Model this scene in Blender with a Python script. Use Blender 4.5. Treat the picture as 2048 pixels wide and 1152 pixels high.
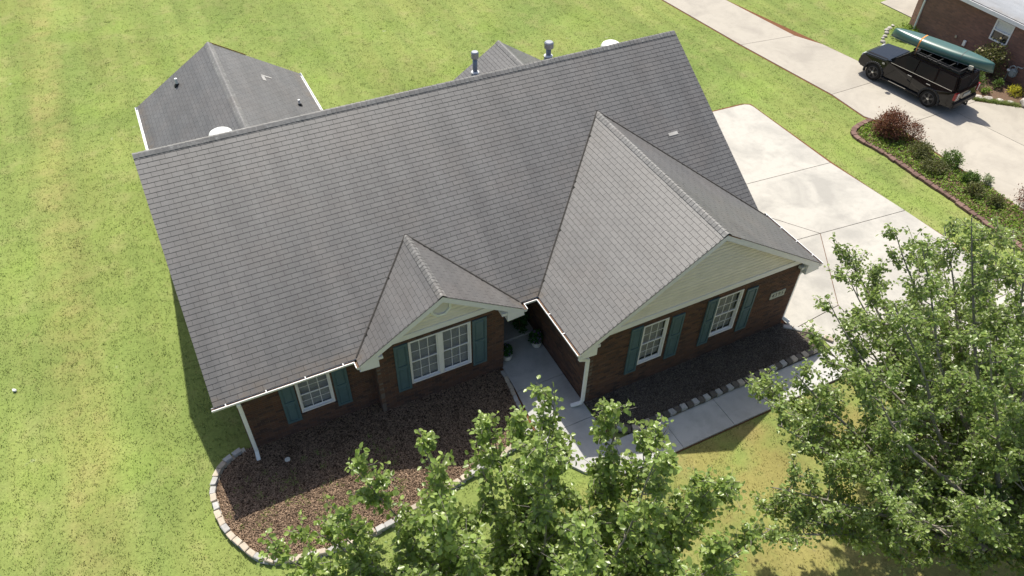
import bpy, bmesh, math, random
import numpy as np
from mathutils import Vector, Matrix
random.seed(7); RNG = np.random.default_rng(11)
for o in list(bpy.data.objects): bpy.data.objects.remove(o)
SC = bpy.context.scene
COL = SC.collection
# ------------------------------------------------------------------ camera, sky, sun, exposure
CAM = Vector((1.3265, -12.9581, 17.5466))
YAW, PIT, ROL = -0.4782, -0.7733, 0.0241
_f = Vector((math.sin(-YAW)*math.cos(PIT), math.cos(YAW)*math.cos(PIT), math.sin(PIT)))
_r = Vector((math.cos(YAW), math.sin(YAW), 0)); _u = _r.cross(_f)
_r2 = _r*math.cos(ROL) + _u*math.sin(ROL); _u2 = -_r*math.sin(ROL) + _u*math.cos(ROL)
cd = bpy.data.cameras.new('camera'); cam = bpy.data.objects.new('camera', cd); COL.objects.link(cam)
cam.matrix_world = Matrix(((_r2.x, _u2.x, -_f.x, CAM.x), (_r2.y, _u2.y, -_f.y, CAM.y), (_r2.z, _u2.z, -_f.z, CAM.z), (0, 0, 0, 1)))
cd.sensor_width = 36; cd.lens = 1508.5/2048*36; cd.clip_end = 2000; cd.clip_start = .1
SC.camera = cam
SUN = Vector((.121, .485, .866)).normalized()
W = bpy.data.worlds.new('World'); SC.world = W; W.use_nodes = True
wn = W.node_tree.nodes; bg = wn['Background']
sky = wn.new('ShaderNodeTexSky'); sky.sky_type = 'NISHITA'; sky.sun_disc = False
sky.sun_elevation = math.asin(SUN.z); sky.sun_rotation = math.atan2(SUN.x, SUN.y); sky.dust_density = 2.5; sky.air_density = 1.0
W.node_tree.links.new(sky.outputs[0], bg.inputs[0]); bg.inputs[1].default_value = 0.115
sd = bpy.data.lights.new('sun', 'SUN'); sd.energy = 4.7; sd.angle = math.radians(.53); sd.color = (1, .945, .835)
so = bpy.data.objects.new('sun', sd); COL.objects.link(so); so.location = (20, 60, 100)
so.rotation_euler = (-SUN).to_track_quat('-Z', 'Y').to_euler()
VS = SC.view_settings; VS.view_transform = 'Standard'; VS.look = 'None'; VS.exposure = 0.42; VS.gamma = 1
VS.use_curve_mapping = False

# ------------------------------------------------------------------ helpers
class MB:
    def __init__(s): s.v = []; s.f = []
    def face(s, pts):
        i = len(s.v); s.v += [tuple(p) for p in pts]; s.f.append(tuple(range(i, i+len(pts))))
    def hexa(s, c, skip=()):     # c: 8 corners, 0-3 bottom ccw, 4-7 top ccw
        i = len(s.v); s.v += [tuple(p) for p in c]
        for k, q in enumerate(((3, 2, 1, 0), (4, 5, 6, 7), (0, 1, 5, 4), (1, 2, 6, 5), (2, 3, 7, 6), (3, 0, 4, 7))):
            if k not in skip: s.f.append(tuple(i+j for j in q))
    def box(s, x0, x1, y0, y1, z0, z1, skip=()):
        s.hexa([(x0, y0, z0), (x1, y0, z0), (x1, y1, z0), (x0, y1, z0), (x0, y0, z1), (x1, y0, z1), (x1, y1, z1), (x0, y1, z1)], skip)
    def fbox(s, F, u0, u1, n0, n1, z0, z1, skip=()):   # box in a wall frame; outward = n
        P = F.P
        s.hexa([P(u0, n1, z0), P(u1, n1, z0), P(u1, n0, z0), P(u0, n0, z0), P(u0, n1, z1), P(u1, n1, z1), P(u1, n0, z1), P(u0, n0, z1)], skip)
    def prism(s, poly, z0, z1, bottom=True):
        n = len(poly); i = len(s.v)
        s.v += [(x, y, z0) for x, y in poly] + [(x, y, z1) for x, y in poly]
        s.f.append(tuple(range(i+n, i+2*n)))
        if bottom: s.f.append(tuple(range(i+n-1, i-1, -1)))
        for k in range(n):
            l = (k+1) % n; s.f.append((i+k, i+l, i+n+l, i+n+k))
    def fprism(s, F, poly, n0, n1):     # polygon in (u,z), extruded along the wall normal
        k = len(poly); i = len(s.v)
        s.v += [tuple(F.P(u, n1, z)) for u, z in poly] + [tuple(F.P(u, n0, z)) for u, z in poly]
        s.f.append(tuple(range(i, i+k))); s.f.append(tuple(range(i+2*k-1, i+k-1, -1)))
        for a in range(k):
            b = (a+1) % k; s.f.append((i+b, i+a, i+k+a, i+k+b))
    def bar(s, a, b, w, h, up=(0, 0, 1)):
        a = Vector(a); b = Vector(b); d = (b-a).normalized(); sd_ = d.cross(Vector(up)).normalized(); u_ = sd_.cross(d)
        c = []
        for e in (-1, 1):
            for p, q in ((a, -1), (b, -1), (b, 1), (a, 1)):
                pass
        P = lambda p, x, y: p + sd_*x*w/2 + u_*y*h/2
        s.hexa([P(a, -1, -1), P(a, 1, -1), P(b, 1, -1), P(b, -1, -1), P(a, -1, 1), P(a, 1, 1), P(b, 1, 1), P(b, -1, 1)])
    def tube(s, pts, rad, n=7, cap=True):
        pts = [Vector(p) for p in pts]; rings = []
        prev = None
        for k, p in enumerate(pts):
            d = (pts[min(k+1, len(pts)-1)] - pts[max(k-1, 0)]).normalized()
            if prev is None:
                a = d.cross(Vector((0.31, .9, .13))).normalized()
            else:
                a = (prev - d*prev.dot(d)).normalized()
            prev = a; b = d.cross(a); r = rad[k] if hasattr(rad, '__len__') else rad
            i = len(s.v); s.v += [tuple(p + (a*math.cos(t)+b*math.sin(t))*r) for t in (2*math.pi*j/n for j in range(n))]
            rings.append(i)
        for q, w in zip(rings, rings[1:]):
            for j in range(n):
                l = (j+1) % n; s.f.append((q+j, q+l, w+l, w+j))
        if cap:
            s.f.append(tuple(rings[0]+n-1-j for j in range(n))); s.f.append(tuple(rings[-1]+j for j in range(n)))
    def lathe(s, prof, c=(0, 0, 0), n=20, ax=2):
        rings = []
        for r, z in prof:
            i = len(s.v)
            for j in range(n):
                t = 2*math.pi*j/n; q = (r*math.cos(t), r*math.sin(t), z)
                if ax == 1: q = (q[0], q[2], q[1])
                if ax == 0: q = (q[2], q[0], q[1])
                s.v.append((c[0]+q[0], c[1]+q[1], c[2]+q[2]))
            rings.append(i)
        for q, w in zip(rings, rings[1:]):
            for j in range(n):
                l = (j+1) % n; s.f.append((q+j, q+l, w+l, w+j) if ax != 1 else (q+l, q+j, w+j, w+l))
        s.f.append(tuple(rings[0]+n-1-j for j in range(n)) if ax != 1 else tuple(rings[0]+j for j in range(n)))
        s.f.append(tuple(rings[-1]+j for j in range(n)) if ax != 1 else tuple(rings[-1]+n-1-j for j in range(n)))
    def mesh(s, name):
        me = bpy.data.meshes.new(name); me.from_pydata(s.v, [], s.f); me.update(); return me
    def build(s, name, m, parent=None, smooth=False, bevel=0):
        me = s.mesh(name)
        if bevel:
            bm = bmesh.new(); bm.from_mesh(me); bmesh.ops.remove_doubles(bm, verts=bm.verts, dist=1e-5)
            bmesh.ops.recalc_face_normals(bm, faces=bm.faces)
            ed = [e for e in bm.edges if len(e.link_faces) == 2 and e.calc_face_angle(0) > .5]
            bmesh.ops.bevel(bm, geom=ed, offset=bevel, segments=2, affect='EDGES', clamp_overlap=True)
            bm.to_mesh(me); bm.free()
        return link(name, me, m, parent, smooth)
def link(name, me, m, parent=None, smooth=False):
    o = bpy.data.objects.new(name, me); COL.objects.link(o)
    if m is not None and not me.materials: me.materials.append(m)
    if smooth: me.shade_smooth()
    if parent is not None: setpar(o, parent)
    return o
BASE = {}
def setpar(o, parent):
    o.parent = parent
    p = parent; t = Matrix.Identity(4)
    o.matrix_parent_inverse = BASE.get(parent.name, t)
def tag(o, label=None, cat=None, group=None, kind=None):
    if label: o['label'] = label
    if cat: o['category'] = cat
    if group: o['group'] = group
    if kind: o['kind'] = kind
    return o
def thing(name, label, cat, loc=(0, 0, 0), group=None):
    e = bpy.data.objects.new(name, None); COL.objects.link(e); e.location = loc; e.empty_display_size = .3
    BASE[e.name] = Matrix.Translation(-Vector(loc)); tag(e, label, cat, group); return e
class Frame:
    def __init__(s, o, u, n): s.o = Vector(o); s.u = Vector(u).normalized(); s.n = Vector(n).normalized()
    def P(s, u, n, z): return s.o + s.u*u + s.n*n + Vector((0, 0, z))
def in_poly(x, y, poly):
    c = np.zeros(len(x), bool); n = len(poly)
    for i in range(n):
        x1, y1 = poly[i]; x2, y2 = poly[(i+1) % n]
        if y1 == y2: continue
        t = ((y1 > y) != (y2 > y)) & (x < (x2-x1)*(y-y1)/(y2-y1)+x1); c ^= t
    return c
def inset(poly, d):
    n = len(poly); out = []
    A = sum(poly[i][0]*poly[(i+1) % n][1]-poly[(i+1) % n][0]*poly[i][1] for i in range(n))
    sg = 1 if A > 0 else -1
    for i in range(n):
        p0, p1, p2 = Vector(poly[i-1]), Vector(poly[i]), Vector(poly[(i+1) % n])
        a = (p1-p0).normalized(); b = (p2-p1).normalized()
        na = Vector((-a.y, a.x))*sg; nb = Vector((-b.y, b.x))*sg
        k = (na+nb); L_ = 1+na.dot(nb); k = k/max(L_, .3)
        out.append(tuple(p1+k*d))
    return out
def ccw(poly):
    n = len(poly); A = sum(poly[i][0]*poly[(i+1) % n][1]-poly[(i+1) % n][0]*poly[i][1] for i in range(n))
    return poly if A > 0 else poly[::-1]
def spline(pts, step):
    pts = [np.array(p, float) for p in pts]; out = []
    P_ = [2*pts[0]-pts[1]]+pts+[2*pts[-1]-pts[-2]]
    for i in range(1, len(P_)-2):
        for t in np.linspace(0, 1, 24, endpoint=False):
            a, b, c, d = P_[i-1:i+3]
            out.append(.5*((2*b)+(-a+c)*t+(2*a-5*b+4*c-d)*t*t+(-a+3*b-3*c+d)*t**3))
    out.append(pts[-1]); out = np.array(out)
    s = np.concatenate([[0], np.cumsum(np.linalg.norm(np.diff(out, axis=0), axis=1))])
    n = max(2, int(round(s[-1]/step))+1); q = np.linspace(0, s[-1], n)
    return np.stack([np.interp(q, s, out[:, k]) for k in range(out.shape[1])], 1)

# ------------------------------------------------------------------ materials
class NT:
    def __init__(s, name):
        s.m = bpy.data.materials.new(name); s.m.use_nodes = True; s.t = s.m.node_tree
        s.b = s.t.nodes['Principled BSDF']; s.out = s.t.nodes['Material Output']
    def n(s, ty, **kw):
        nd = s.t.nodes.new('ShaderNode'+ty)
        for k, v in kw.items():
            if k.startswith('_'): setattr(nd, k[1:], v)
            else:
                key = int(k[1:]) if k[0] == 'i' and k[1:].isdigit() else k
                s.set(nd.inputs[key], v)
        return nd
    def set(s, sock, v):
        if isinstance(v, bpy.types.NodeSocket): s.t.links.new(v, sock)
        else:
            if hasattr(sock.default_value, '__len__') and len(sock.default_value) == 4 and len(v) == 3: v = (*v, 1)
            sock.default_value = v
    def pos(s): return s.n('NewGeometry').outputs['Position']
    def map(s, vec, scale=(1, 1, 1), rot=(0, 0, 0), loc=(0, 0, 0)):
        return s.n('Mapping', Vector=vec, Scale=scale, Rotation=rot, Location=loc).outputs[0]
    def noise(s, vec, scale, detail=4, rough=.55, dist=0):
        return s.n('TexNoise', Vector=vec, Scale=scale, Detail=detail, Roughness=rough, Distortion=dist).outputs[0]
    def ramp(s, fac, stops):
        r = s.n('ValToRGB', Fac=fac); e = r.color_ramp.elements
        while len(e) < len(stops): e.new(.5)
        for x, (p, c) in zip(e, stops): x.position = p; x.color = (*c, 1) if len(c) == 3 else c
        return r.outputs[0]
    def mix(s, f, a, b, mode='MIX'):
        m = s.n('Mix', _data_type='RGBA', _blend_type=mode); s.set(m.inputs[0], f); s.set(m.inputs[6], a); s.set(m.inputs[7], b); return m.outputs[2]
    def math(s, op, a, b=0., c=0.):
        m = s.n('Math', _operation=op); s.set(m.inputs[0], a); s.set(m.inputs[1], b); s.set(m.inputs[2], c); return m.outputs[0]
    def rng(s, v, a, b, c=0., d=1.):
        m = s.n('MapRange'); s.set(m.inputs[0], v); s.set(m.inputs[1], a); s.set(m.inputs[2], b); s.set(m.inputs[3], c); s.set(m.inputs[4], d); return m.outputs[0]
    def rand(s):      # differs per loose piece and per object
        g = s.n('NewGeometry').outputs['Random Per Island']; o = s.n('ObjectInfo').outputs['Random']
        return s.math('FRACT', s.math('ADD', g, s.math('MULTIPLY', o, 7.31)))
    def bump(s, h, strength=.3, dist=.01):
        s.set(s.b.inputs['Normal'], s.n('Bump', Strength=strength, Distance=dist, Height=h).outputs[0])
    def fin(s, col=None, rough=.8, spec=.3, metal=0, **kw):
        if col is not None: s.set(s.b.inputs['Base Color'], col)
        s.set(s.b.inputs['Roughness'], rough); s.b.inputs['Specular IOR Level'].default_value = spec
        s.set(s.b.inputs['Metallic'], metal); return s.m
def scale_col(t, col, v):       # col * scalar socket
    m = t.n('VectorMath', _operation='SCALE'); t.set(m.inputs[0], col); t.set(m.inputs[3], v); return m.outputs[0]

def m_shingle(name, base, lich, rough=.62, spec=.5):
    t = NT(name); p = t.pos(); r = t.rand()
    streak = t.noise(t.map(p, (2.4, .22, .12)), 1.0, 5, .62)
    blot = t.noise(p, 2.2, 5, .6)
    fine = t.noise(p, 160, 3, .7)
    v = t.math('ADD', t.rng(r, 0, 1, .93, 1.07), t.rng(streak, .3, .7, -.22, .2))
    v = t.math('ADD', v, t.rng(blot, .3, .7, -.08, .08)); v = t.math('ADD', v, t.rng(fine, .3, .7, -.2, .2))
    c = scale_col(t, base, v)
    hue = t.noise(p, .9, 3, .5); c = t.mix(t.rng(hue, .45, .7, 0, .35), c, scale_col(t, (base[0]*1.12, base[1]*.99, base[2]*.9), v))
    if lich: c = t.mix(t.rng(t.noise(p, 9, 6, .7), .52, .7, 0, lich), c, (.42, .42, .4))
    if not lich:      # silt washed down onto the course above the gutter
        sp = t.n('SeparateXYZ', Vector=p); d = t.math('MULTIPLY', t.rng(sp.outputs[2], 2.86, 2.70), t.rng(sp.outputs[1], -.2, -.1)); d = t.math('MULTIPLY', d, t.rng(t.noise(p, 3.5, 4, .6), .4, .6, .1, .7))
        c = t.mix(d, c, (.12, .092, .065))
    t.bump(fine, .6, .003)
    return t.fin(c, rough, spec)
def m_plain(name, col, rough=.6, spec=.3, metal=0, var=.12, sc=6., bump=0, pv=0.):
    t = NT(name); p = t.pos(); n = t.noise(p, sc, 5, .6); v = t.rng(n, .25, .75, 1-var, 1+var)
    if pv: v = t.math('MULTIPLY', v, t.rng(t.rand(), 0, 1, 1-pv, 1+pv))
    if bump: t.bump(t.noise(p, sc*12, 3, .6), bump, .004)
    return t.fin(scale_col(t, col, v), rough, spec, metal)
def m_concrete(name, base, stain, amt=.5):
    t = NT(name); p = t.pos()
    a = t.noise(p, .55, 6, .62, .6); b = t.noise(p, 3.2, 6, .65); f = t.noise(p, 60, 3, .7)
    c = t.mix(t.rng(a, .44, .66, 0, amt), base, stain)
    c = t.mix(t.rng(b, .5, .75, 0, amt*.6), c, stain)
    c = t.mix(t.rng(t.noise(t.map(p, (.5, 5, 1), (0, 0, .9)), 1.4, 5, .7), .56, .75, 0, amt*.4), c, stain)
    v = t.math('ADD', t.rng(f, .3, .7, .93, 1.07), t.rng(t.rand(), 0, 1, -.05, .05))
    t.bump(f, .25, .003); return t.fin(scale_col(t, c, v), .85, .25)
def m_brick(name, base, pv=.32, rough=.9):
    t = NT(name); p = t.pos(); r = t.rand()
    h = t.ramp(r, [(0, (base[0]*.62, base[1]*.66, base[2]*.75)), (.35, base), (.7, (base[0]*1.1, base[1]*.95, base[2]*.86)), (1, (base[0]*1.35, base[1]*1.25, base[2]*1.15))])
    f = t.noise(p, 70, 4, .7); big = t.noise(p, .8, 3, .5)
    v = t.math('ADD', t.rng(f, .3, .7, .85, 1.15), t.rng(big, .3, .7, -.08, .08))
    t.bump(f, .4, .004); return t.fin(scale_col(t, h, v), rough, .2)
def m_brick_far(name, base, mortar):      # far wall: courses painted, pieces are below a pixel or two
    t = NT(name); p = t.pos()
    s = t.n('SeparateXYZ', Vector=p); u = t.math('ADD', s.outputs[0], s.outputs[1])
    vec = t.n('CombineXYZ', X=u, Y=s.outputs[2]).outputs[0]
    b = t.n('TexBrick', Vector=vec, Color1=(base[0]*.8, base[1]*.8, base[2]*.85), Color2=(base[0]*1.2, base[1]*1.15, base[2]*1.1), Mortar=mortar, Scale=1.0)
    b.inputs['Brick Width'].default_value = .21; b.inputs['Row Height'].default_value = .075; b.inputs['Mortar Size'].default_value = .008
    v = t.rng(t.noise(p, 1.5, 4, .6), .3, .7, .88, 1.12)
    return t.fin(scale_col(t, b.outputs[0], v), .9, .2)
def m_leaf(name, base, tip, trans=.35, rough=.38, spec=.5, pv=.35):
    t = NT(name); p = t.pos(); r = t.rand()
    c = t.mix(t.rng(r, .0, 1), base, tip); v = t.rng(t.math('FRACT', t.math('MULTIPLY', r, 17.7)), 0, 1, 1-pv, 1+pv)
    c = scale_col(t, c, v); t.fin(c, rough, spec)
    tr = t.n('BsdfTranslucent', Color=t.mix(.5, c, scale_col(t, (tip[0]*1.5, tip[1]*1.5, tip[2]), v)))
    mx = t.n('MixShader', Fac=trans); t.t.links.new(t.b.outputs[0], mx.inputs[1]); t.t.links.new(tr.outputs[0], mx.inputs[2])
    t.t.links.new(mx.outputs[0], t.out.inputs[0]); return t.m
def lawn_col(t, p, dry=0.):
    big = t.noise(p, .12, 4, .55, .4); mid = t.noise(p, .9, 5, .62); sm = t.noise(p, 7, 4, .6)
    c = t.mix(t.rng(big, .35, .65), (.180, .242, .066), (.262, .300, .088))
    c = t.mix(t.rng(mid, .5, .72, 0, .6), c, (.330, .310, .135))
    mow = t.noise(t.map(p, (1.1, .07, 1), (0, 0, -.03)), 1.0, 3, .5); c = t.mix(t.rng(mow, .42, .62, 0, .55), c, (.195, .262, .072))
    brt = t.noise(p, .33, 4, .6); c = t.mix(t.rng(brt, .52, .7, 0, .6), c, (.220, .305, .066))
    c = t.mix(t.rng(sm, .55, .8, 0, .3), c, (.19, .265, .06))
    c = t.mix(t.rng(t.noise(p, 1.7, 2, .5), .73, .80, 0, .5), c, (.40, .42, .26))
    # thin, dry turf over red clay by the trees in front of the walk
    s = t.n('SeparateXYZ', Vector=p)
    fy = t.rng(s.outputs[1], -4.2, -6.2); fx = t.rng(s.outputs[0], 5.5, 8.5)
    dry_ = t.math('MULTIPLY', fy, fx)
    edge = t.rng(t.math('ADD', t.noise(p, .75, 5, .62), t.math('MULTIPLY', dry_, .12)), .44, .66, .12, 1)
    m = t.math('MULTIPLY', t.rng(dry_, 0, .3), edge)
    c = t.mix(t.math('MULTIPLY', m, .45), c, (.33, .215, .095))
    # worn band along the lot line at the left
    w = t.math('MULTIPLY', t.math('MULTIPLY', t.rng(s.outputs[0], -4.6, -4.0), t.rng(s.outputs[0], -2.6, -3.2)), t.rng(mid, .35, .65, .1, .5))
    c = t.mix(w, c, (.33, .29, .11))
    lum = t.math('ADD', t.rng(t.noise(t.map(p, (.9, .05, 1), (0, 0, -.03)), 1.0, 4, .6), .3, .7, .93, 1.19), t.rng(t.noise(p, .22, 4, .6), .3, .7, -.12, .12))
    return scale_col(t, c, lum), sm, mid
def m_lawn():
    t = NT('lawn'); p = t.pos(); c, sm, mid = lawn_col(t, p)
    f = t.noise(p, 45, 3, .7)
    soil = t.rng(t.noise(p, 2.6, 5, .65), .62, .8, 0, .55); c = t.mix(soil, c, (.26, .19, .09))
    v = t.math('ADD', t.rng(f, .25, .75, .60, 1.02), t.rng(t.noise(p, 11, 4, .65), .3, .7, -.14, .14))
    t.bump(f, .3, .012); return t.fin(scale_col(t, c, v), .95, .1)
def m_blade():
    t = NT('grass_blade'); p = t.pos(); c, sm, mid = lawn_col(t, p); r = t.rand()
    c = t.mix(t.rng(r, .86, 1, 0, .8), c, (.40, .36, .15)); v = t.rng(t.math('FRACT', t.math('MULTIPLY', r, 13.3)), 0, 1, .88, 1.25)
    c = scale_col(t, c, t.math('MULTIPLY', v, .92)); t.fin(c, .6, .3)
    tr = t.n('BsdfTranslucent', Color=c); mx = t.n('MixShader', Fac=.35)
    t.t.links.new(t.b.outputs[0], mx.inputs[1]); t.t.links.new(tr.outputs[0], mx.inputs[2]); t.t.links.new(mx.outputs[0], t.out.inputs[0]); return t.m
def m_mulch(name, a, b):
    t = NT(name); p = t.pos(); n = t.noise(p, 26, 4, .75); r = t.rand()
    c = t.mix(t.rng(n, .35, .65), a, b); c = t.mix(t.rng(t.noise(p, 1.1, 4, .6), .5, .75, 0, .5), c, (a[0]*.7, a[1]*.7, a[2]*.7))
    t.bump(n, 1, .02); return t.fin(scale_col(t, c, t.rng(r, 0, 1, .55, 1.5)), .95, .15)
def m_glass(name, col=(.03, .035, .04), rough=.06, alpha=.22):
    t = NT(name); n = t.noise(t.pos(), 1.7, 2, .5); t.bump(n, .03, .05)
    t.fin(col, rough, .7); t.b.inputs['Alpha'].default_value = alpha; return t.m

MT = dict(
    butt=m_plain('worn_tab_edge', (.056, .052, .048), .9, .2, var=.3, sc=9),
    roof=m_shingle('asphalt_shingle', (.092, .0890, .0862), 0, .52, 1.0),
    cap=m_shingle('ridge_shingle', (.150, .147, .142), .45, .6, .7),
    deck=m_plain('roof_underlay', (.035, .034, .033), .9),
    brick=m_brick('brick_face', (.114, .072, .057)),
    mortar=m_plain('mortar', (.15, .125, .108), .95, .1, bump=.3, sc=20),
    brickfar=m_brick_far('brick_far', (.225, .122, .098), (.18, .135, .115)),
    white=m_plain('white_paint', (.79, .78, .80), .45, .4, var=.05, sc=4),
    gut=m_plain('gutter_enamel', (.80, .81, .82), .35, .5, var=.06, sc=5),
    trim=m_plain('white_trim', (.80, .785, .81), .5, .35, var=.06, sc=3),
    siding=m_plain('cream_vinyl', (.80, .74, .66), .5, .35, var=.08, sc=2.5, pv=.05),
    shutter=m_plain('blue_green_paint', (.080, .136, .158), .5, .35, var=.12, sc=5),
    pane=m_glass('window_glass'), darkglass=m_glass('tinted_glass', (.020, .023, .022), .03, 1.),
    blind=m_plain('blind_slats', (.70, .71, .70), .6, .3, var=.05),
    room=m_plain('dark_interior', (.02, .02, .022), .9),
    conc=m_concrete('driveway_concrete', (.45, .43, .388), (.29, .28, .258), .7),
    conc2=m_concrete('neighbour_concrete', (.40, .368, .315), (.29, .265, .23), .6),
    walk=m_concrete('walk_concrete', (.47, .465, .45), (.25, .245, .235), .6),
    lawn=m_lawn(), blade=m_blade(),
    mulch=m_mulch('mulch', (.060, .038, .025), (.12, .078, .052)),
    chip=m_mulch('bark_chip', (.115, .076, .050), (.40, .285, .20)),
    mulch2=m_mulch('dark_mulch', (.060, .050, .044), (.115, .097, .086)),
    chip2=m_mulch('dark_bark_chip', (.080, .066, .054), (.25, .21, .175)),
    soil=m_mulch('garden_soil', (.085, .056, .040), (.19, .125, .085)),
    soil_edge=m_plain('clay_edge', (.16, .075, .04), .95, .1, var=.3, sc=14),
    b_tan=m_plain('tan_block', (.43, .37, .295), .9, .2, var=.16, sc=9, bump=.5, pv=.12),
    b_grey=m_plain('grey_block', (.40, .39, .37), .9, .2, var=.16, sc=9, bump=.5, pv=.12),
    b_dark=m_plain('charcoal_block', (.12, .105, .09), .9, .2, var=.2, sc=9, bump=.5, pv=.2),
    b_mid=m_plain('brown_block', (.23, .19, .15), .9, .2, var=.2, sc=9, bump=.5, pv=.15),
    b_red=m_plain('red_block', (.175, .110, .092), .9, .2, var=.22, sc=9, bump=.5, pv=.22),
    rock=m_plain('field_stone', (.40, .37, .34), .9, .2, var=.3, sc=7, bump=.7, pv=.25),
    bark=m_plain('tree_bark', (.25, .225, .195), .95, .1, var=.35, sc=11, bump=.8),
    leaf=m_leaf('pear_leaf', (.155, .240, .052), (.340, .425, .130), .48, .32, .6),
    leaf2=m_leaf('pear_leaf_right', (.142, .222, .054), (.320, .400, .130), .48, .34, .6),  # slightly deeper green, used for every leaf of the right tree
    redleaf=m_leaf('red_leaf', (.12, .050, .038), (.24, .11, .07), .3, .5, .3),
    greenleaf=m_leaf('shrub_leaf', (.065, .125, .028), (.16, .24, .06), .35, .5, .3),
    oliveleaf=m_leaf('olive_leaf', (.085, .095, .035), (.16, .17, .06), .3, .5, .3),
    limeleaf=m_leaf('lime_leaf', (.13, .22, .03), (.24, .33, .06), .35, .5, .3),
    goldleaf=m_leaf('gold_leaf', (.36, .36, .03), (.55, .52, .06), .35, .5, .3),
    paleleaf=m_leaf('pale_leaf', (.16, .22, .12), (.38, .42, .26), .3, .5, .3),
    potleaf=m_leaf('pot_leaf', (.03, .10, .022), (.06, .16, .04), .3, .5, .3),
    petal=m_leaf('purple_petal', (.16, .07, .26), (.40, .28, .52), .3, .6, .2),
    rose=m_leaf('cream_petal', (.62, .52, .36), (.75, .68, .5), .3, .6, .2),
    stem=m_plain('brown_stem', (.14, .09, .055), .9),
    pot=m_plain('white_ceramic', (.62, .60, .54), .35, .5, var=.08),
    metal=m_plain('galvanised_steel', (.34, .35, .37), .35, .5, .85, var=.15),
    lead=m_plain('blue_grey_flashing', (.20, .23, .28), .5, .4, .3),
    pvc=m_plain('white_pvc', (.70, .71, .70), .4, .4),
    rubber=m_plain('black_rubber', (.018, .018, .018), .7, .3),
    darkline=m_plain('drip_edge', (.05, .05, .05), .7),
    copper=m_plain('rusty_drip_edge', (.32, .13, .06), .7, .3, var=.3),
    paint=m_plain('black_car_paint', (.005, .005, .006), .10, .5, var=.05),
    black=m_plain('black_plastic', (.016, .016, .017), .5, .4),
    tyre=m_plain('tyre_rubber', (.022, .021, .020), .85, .2),
    rim=m_plain('black_alloy', (.075, .075, .078), .3, .5, .6),
    chrome=m_plain('chrome', (.55, .56, .57), .15, .5, 1.),
    redlamp=m_plain('red_lamp', (.30, .012, .012), .15, .6), clearlamp=m_plain('clear_lamp', (.55, .56, .57), .12, .6),
    canoe=m_plain('green_canoe_hull', (.026, .095, .080), .38, 1., var=.08, sc=3),
    canoeline=m_plain('canoe_gunwale', (.18, .19, .18), .5),
    orange=m_plain('orange_strap', (.75, .27, .06), .7, .2), strap=m_plain('grey_strap', (.10, .11, .11), .7, .2),
    letter=m_plain('white_lettering', (.75, .75, .72), .6), ink=m_plain('dark_lettering', (.05, .06, .055), .7),
    plaque=m_plain('pale_stone_plaque', (.46, .47, .42), .7, .3, var=.15, sc=14),
    foam=m_plain('foam_block', (.55, .52, .43), .8), door=m_plain('door_paint', (.05, .055, .05), .5),
    nroof=m_shingle('pale_shingle', (.235, .255, .29), 0, .6, .4), patch=m_shingle('patched_shingle', (.34, .34, .33), 0, .8, .3),
    jug=m_plain('grey_meter_paint', (.27, .31, .33), .5, .4), litter=m_plain('white_plastic', (.8, .8, .8), .5),
)
# ------------------------------------------------------------------ key dimensions of the house
PM = .632; NRM = math.hypot(1, PM); HE = 2.65
L, D = 16.867, 5.81; ZR = HE + D*PM
XG, WG, YG = 12.967, 4.09, 2.38; ZG = HE+WG*PM
XS, WS, YS = 5.936, 2.349, .29; ZS = HE+WS*PM
XB, WB, YB = 3.13, 3.0, 15.1; ZB = HE+WB*PM       # rear wing
XP, WP, YP = 13.34, 2.09, 11.88; ZP = HE+WP*PM    # small rear gable
FW, BW, GW = .38, .01, -2.18                      # front wall planes
# ------------------------------------------------------------------ ground, roads, beds
g = MB(); g.box(-250, 290, -240, 300, -.3, 0, skip=(0, 2, 3, 4, 5)); tag(g.build('lawn', MT['lawn']), kind='structure')
drive = MB(); drive.prism(inset(ccw([(17.0, 9.35), (24.15, 9.12), (24.47, 8.95), (24.55, 4), (24.75, 1), (25.1, -3), (25.5, -26), (17.6, -26), (17.45, -3.0), (16.75, -2.7)]), -.06), -.1, .006)
drv = tag(drive.build('driveway', MT['soil_edge']), kind='structure')
def slabs(parent, polys, m, z, ins=.009, rnd=0):
    for q in polys:
        b = MB(); b.prism(inset(ccw(q), ins), z-.12, z); b.build('slab', m, parent)
slabs(drv, [
    [(17.0, 4.5), (24.5, 3.95), (24.47, 8.72), (24.42, 8.93), (24.22, 9.05), (23.9, 9.08), (17.0, 9.4)],
    [(17.0, 4.5), (17.0, 3.4), (19.45, 2.85), (20.96, .71), (24.85, .36), (24.5, 3.95)],
    [(17.0, 3.4), (17.0, 1.05), (20.96, .71), (19.45, 2.85)],
    [(20.96, .71), (17.0, 1.05), (16.75, -2.55), (18.9, -2.35)],
    [(20.96, .71), (18.9, -2.35), (18.7, -4.4), (25.15, -4.4), (24.85, .36)],
    [(18.9, -2.35), (16.75, -2.55), (17.35, -3.1), (17.4, -4.4), (18.7, -4.4)],
    [(17.4, -4.4), (25.15, -4.4), (25.3, -9), (17.5, -9)], [(17.5, -9), (25.3, -9), (25.45, -14), (17.5, -14)], [(17.5, -14), (25.45, -14), (25.5, -26), (17.5, -26)]], MT['conc'], .03, .013)
nd = MB(); nd.prism(inset(ccw([(26.0, 32), (29.2, 31), (30.4, 18.4), (31.6, 12), (31.95, 9.9), (34.0, 9.4), (34.0, 5.2), (35.4, 3.6), (37.5, 1.5), (37.5, -12), (29.3, -12), (29.0, -1), (29.1, 4), (28.4, 6), (28.45, 8), (27.75, 13.6), (27.2, 19.8)]), -.05), -.1, .006)
ndrv = tag(nd.build('neighbour_driveway', MT['soil_edge']), kind='structure')
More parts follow.
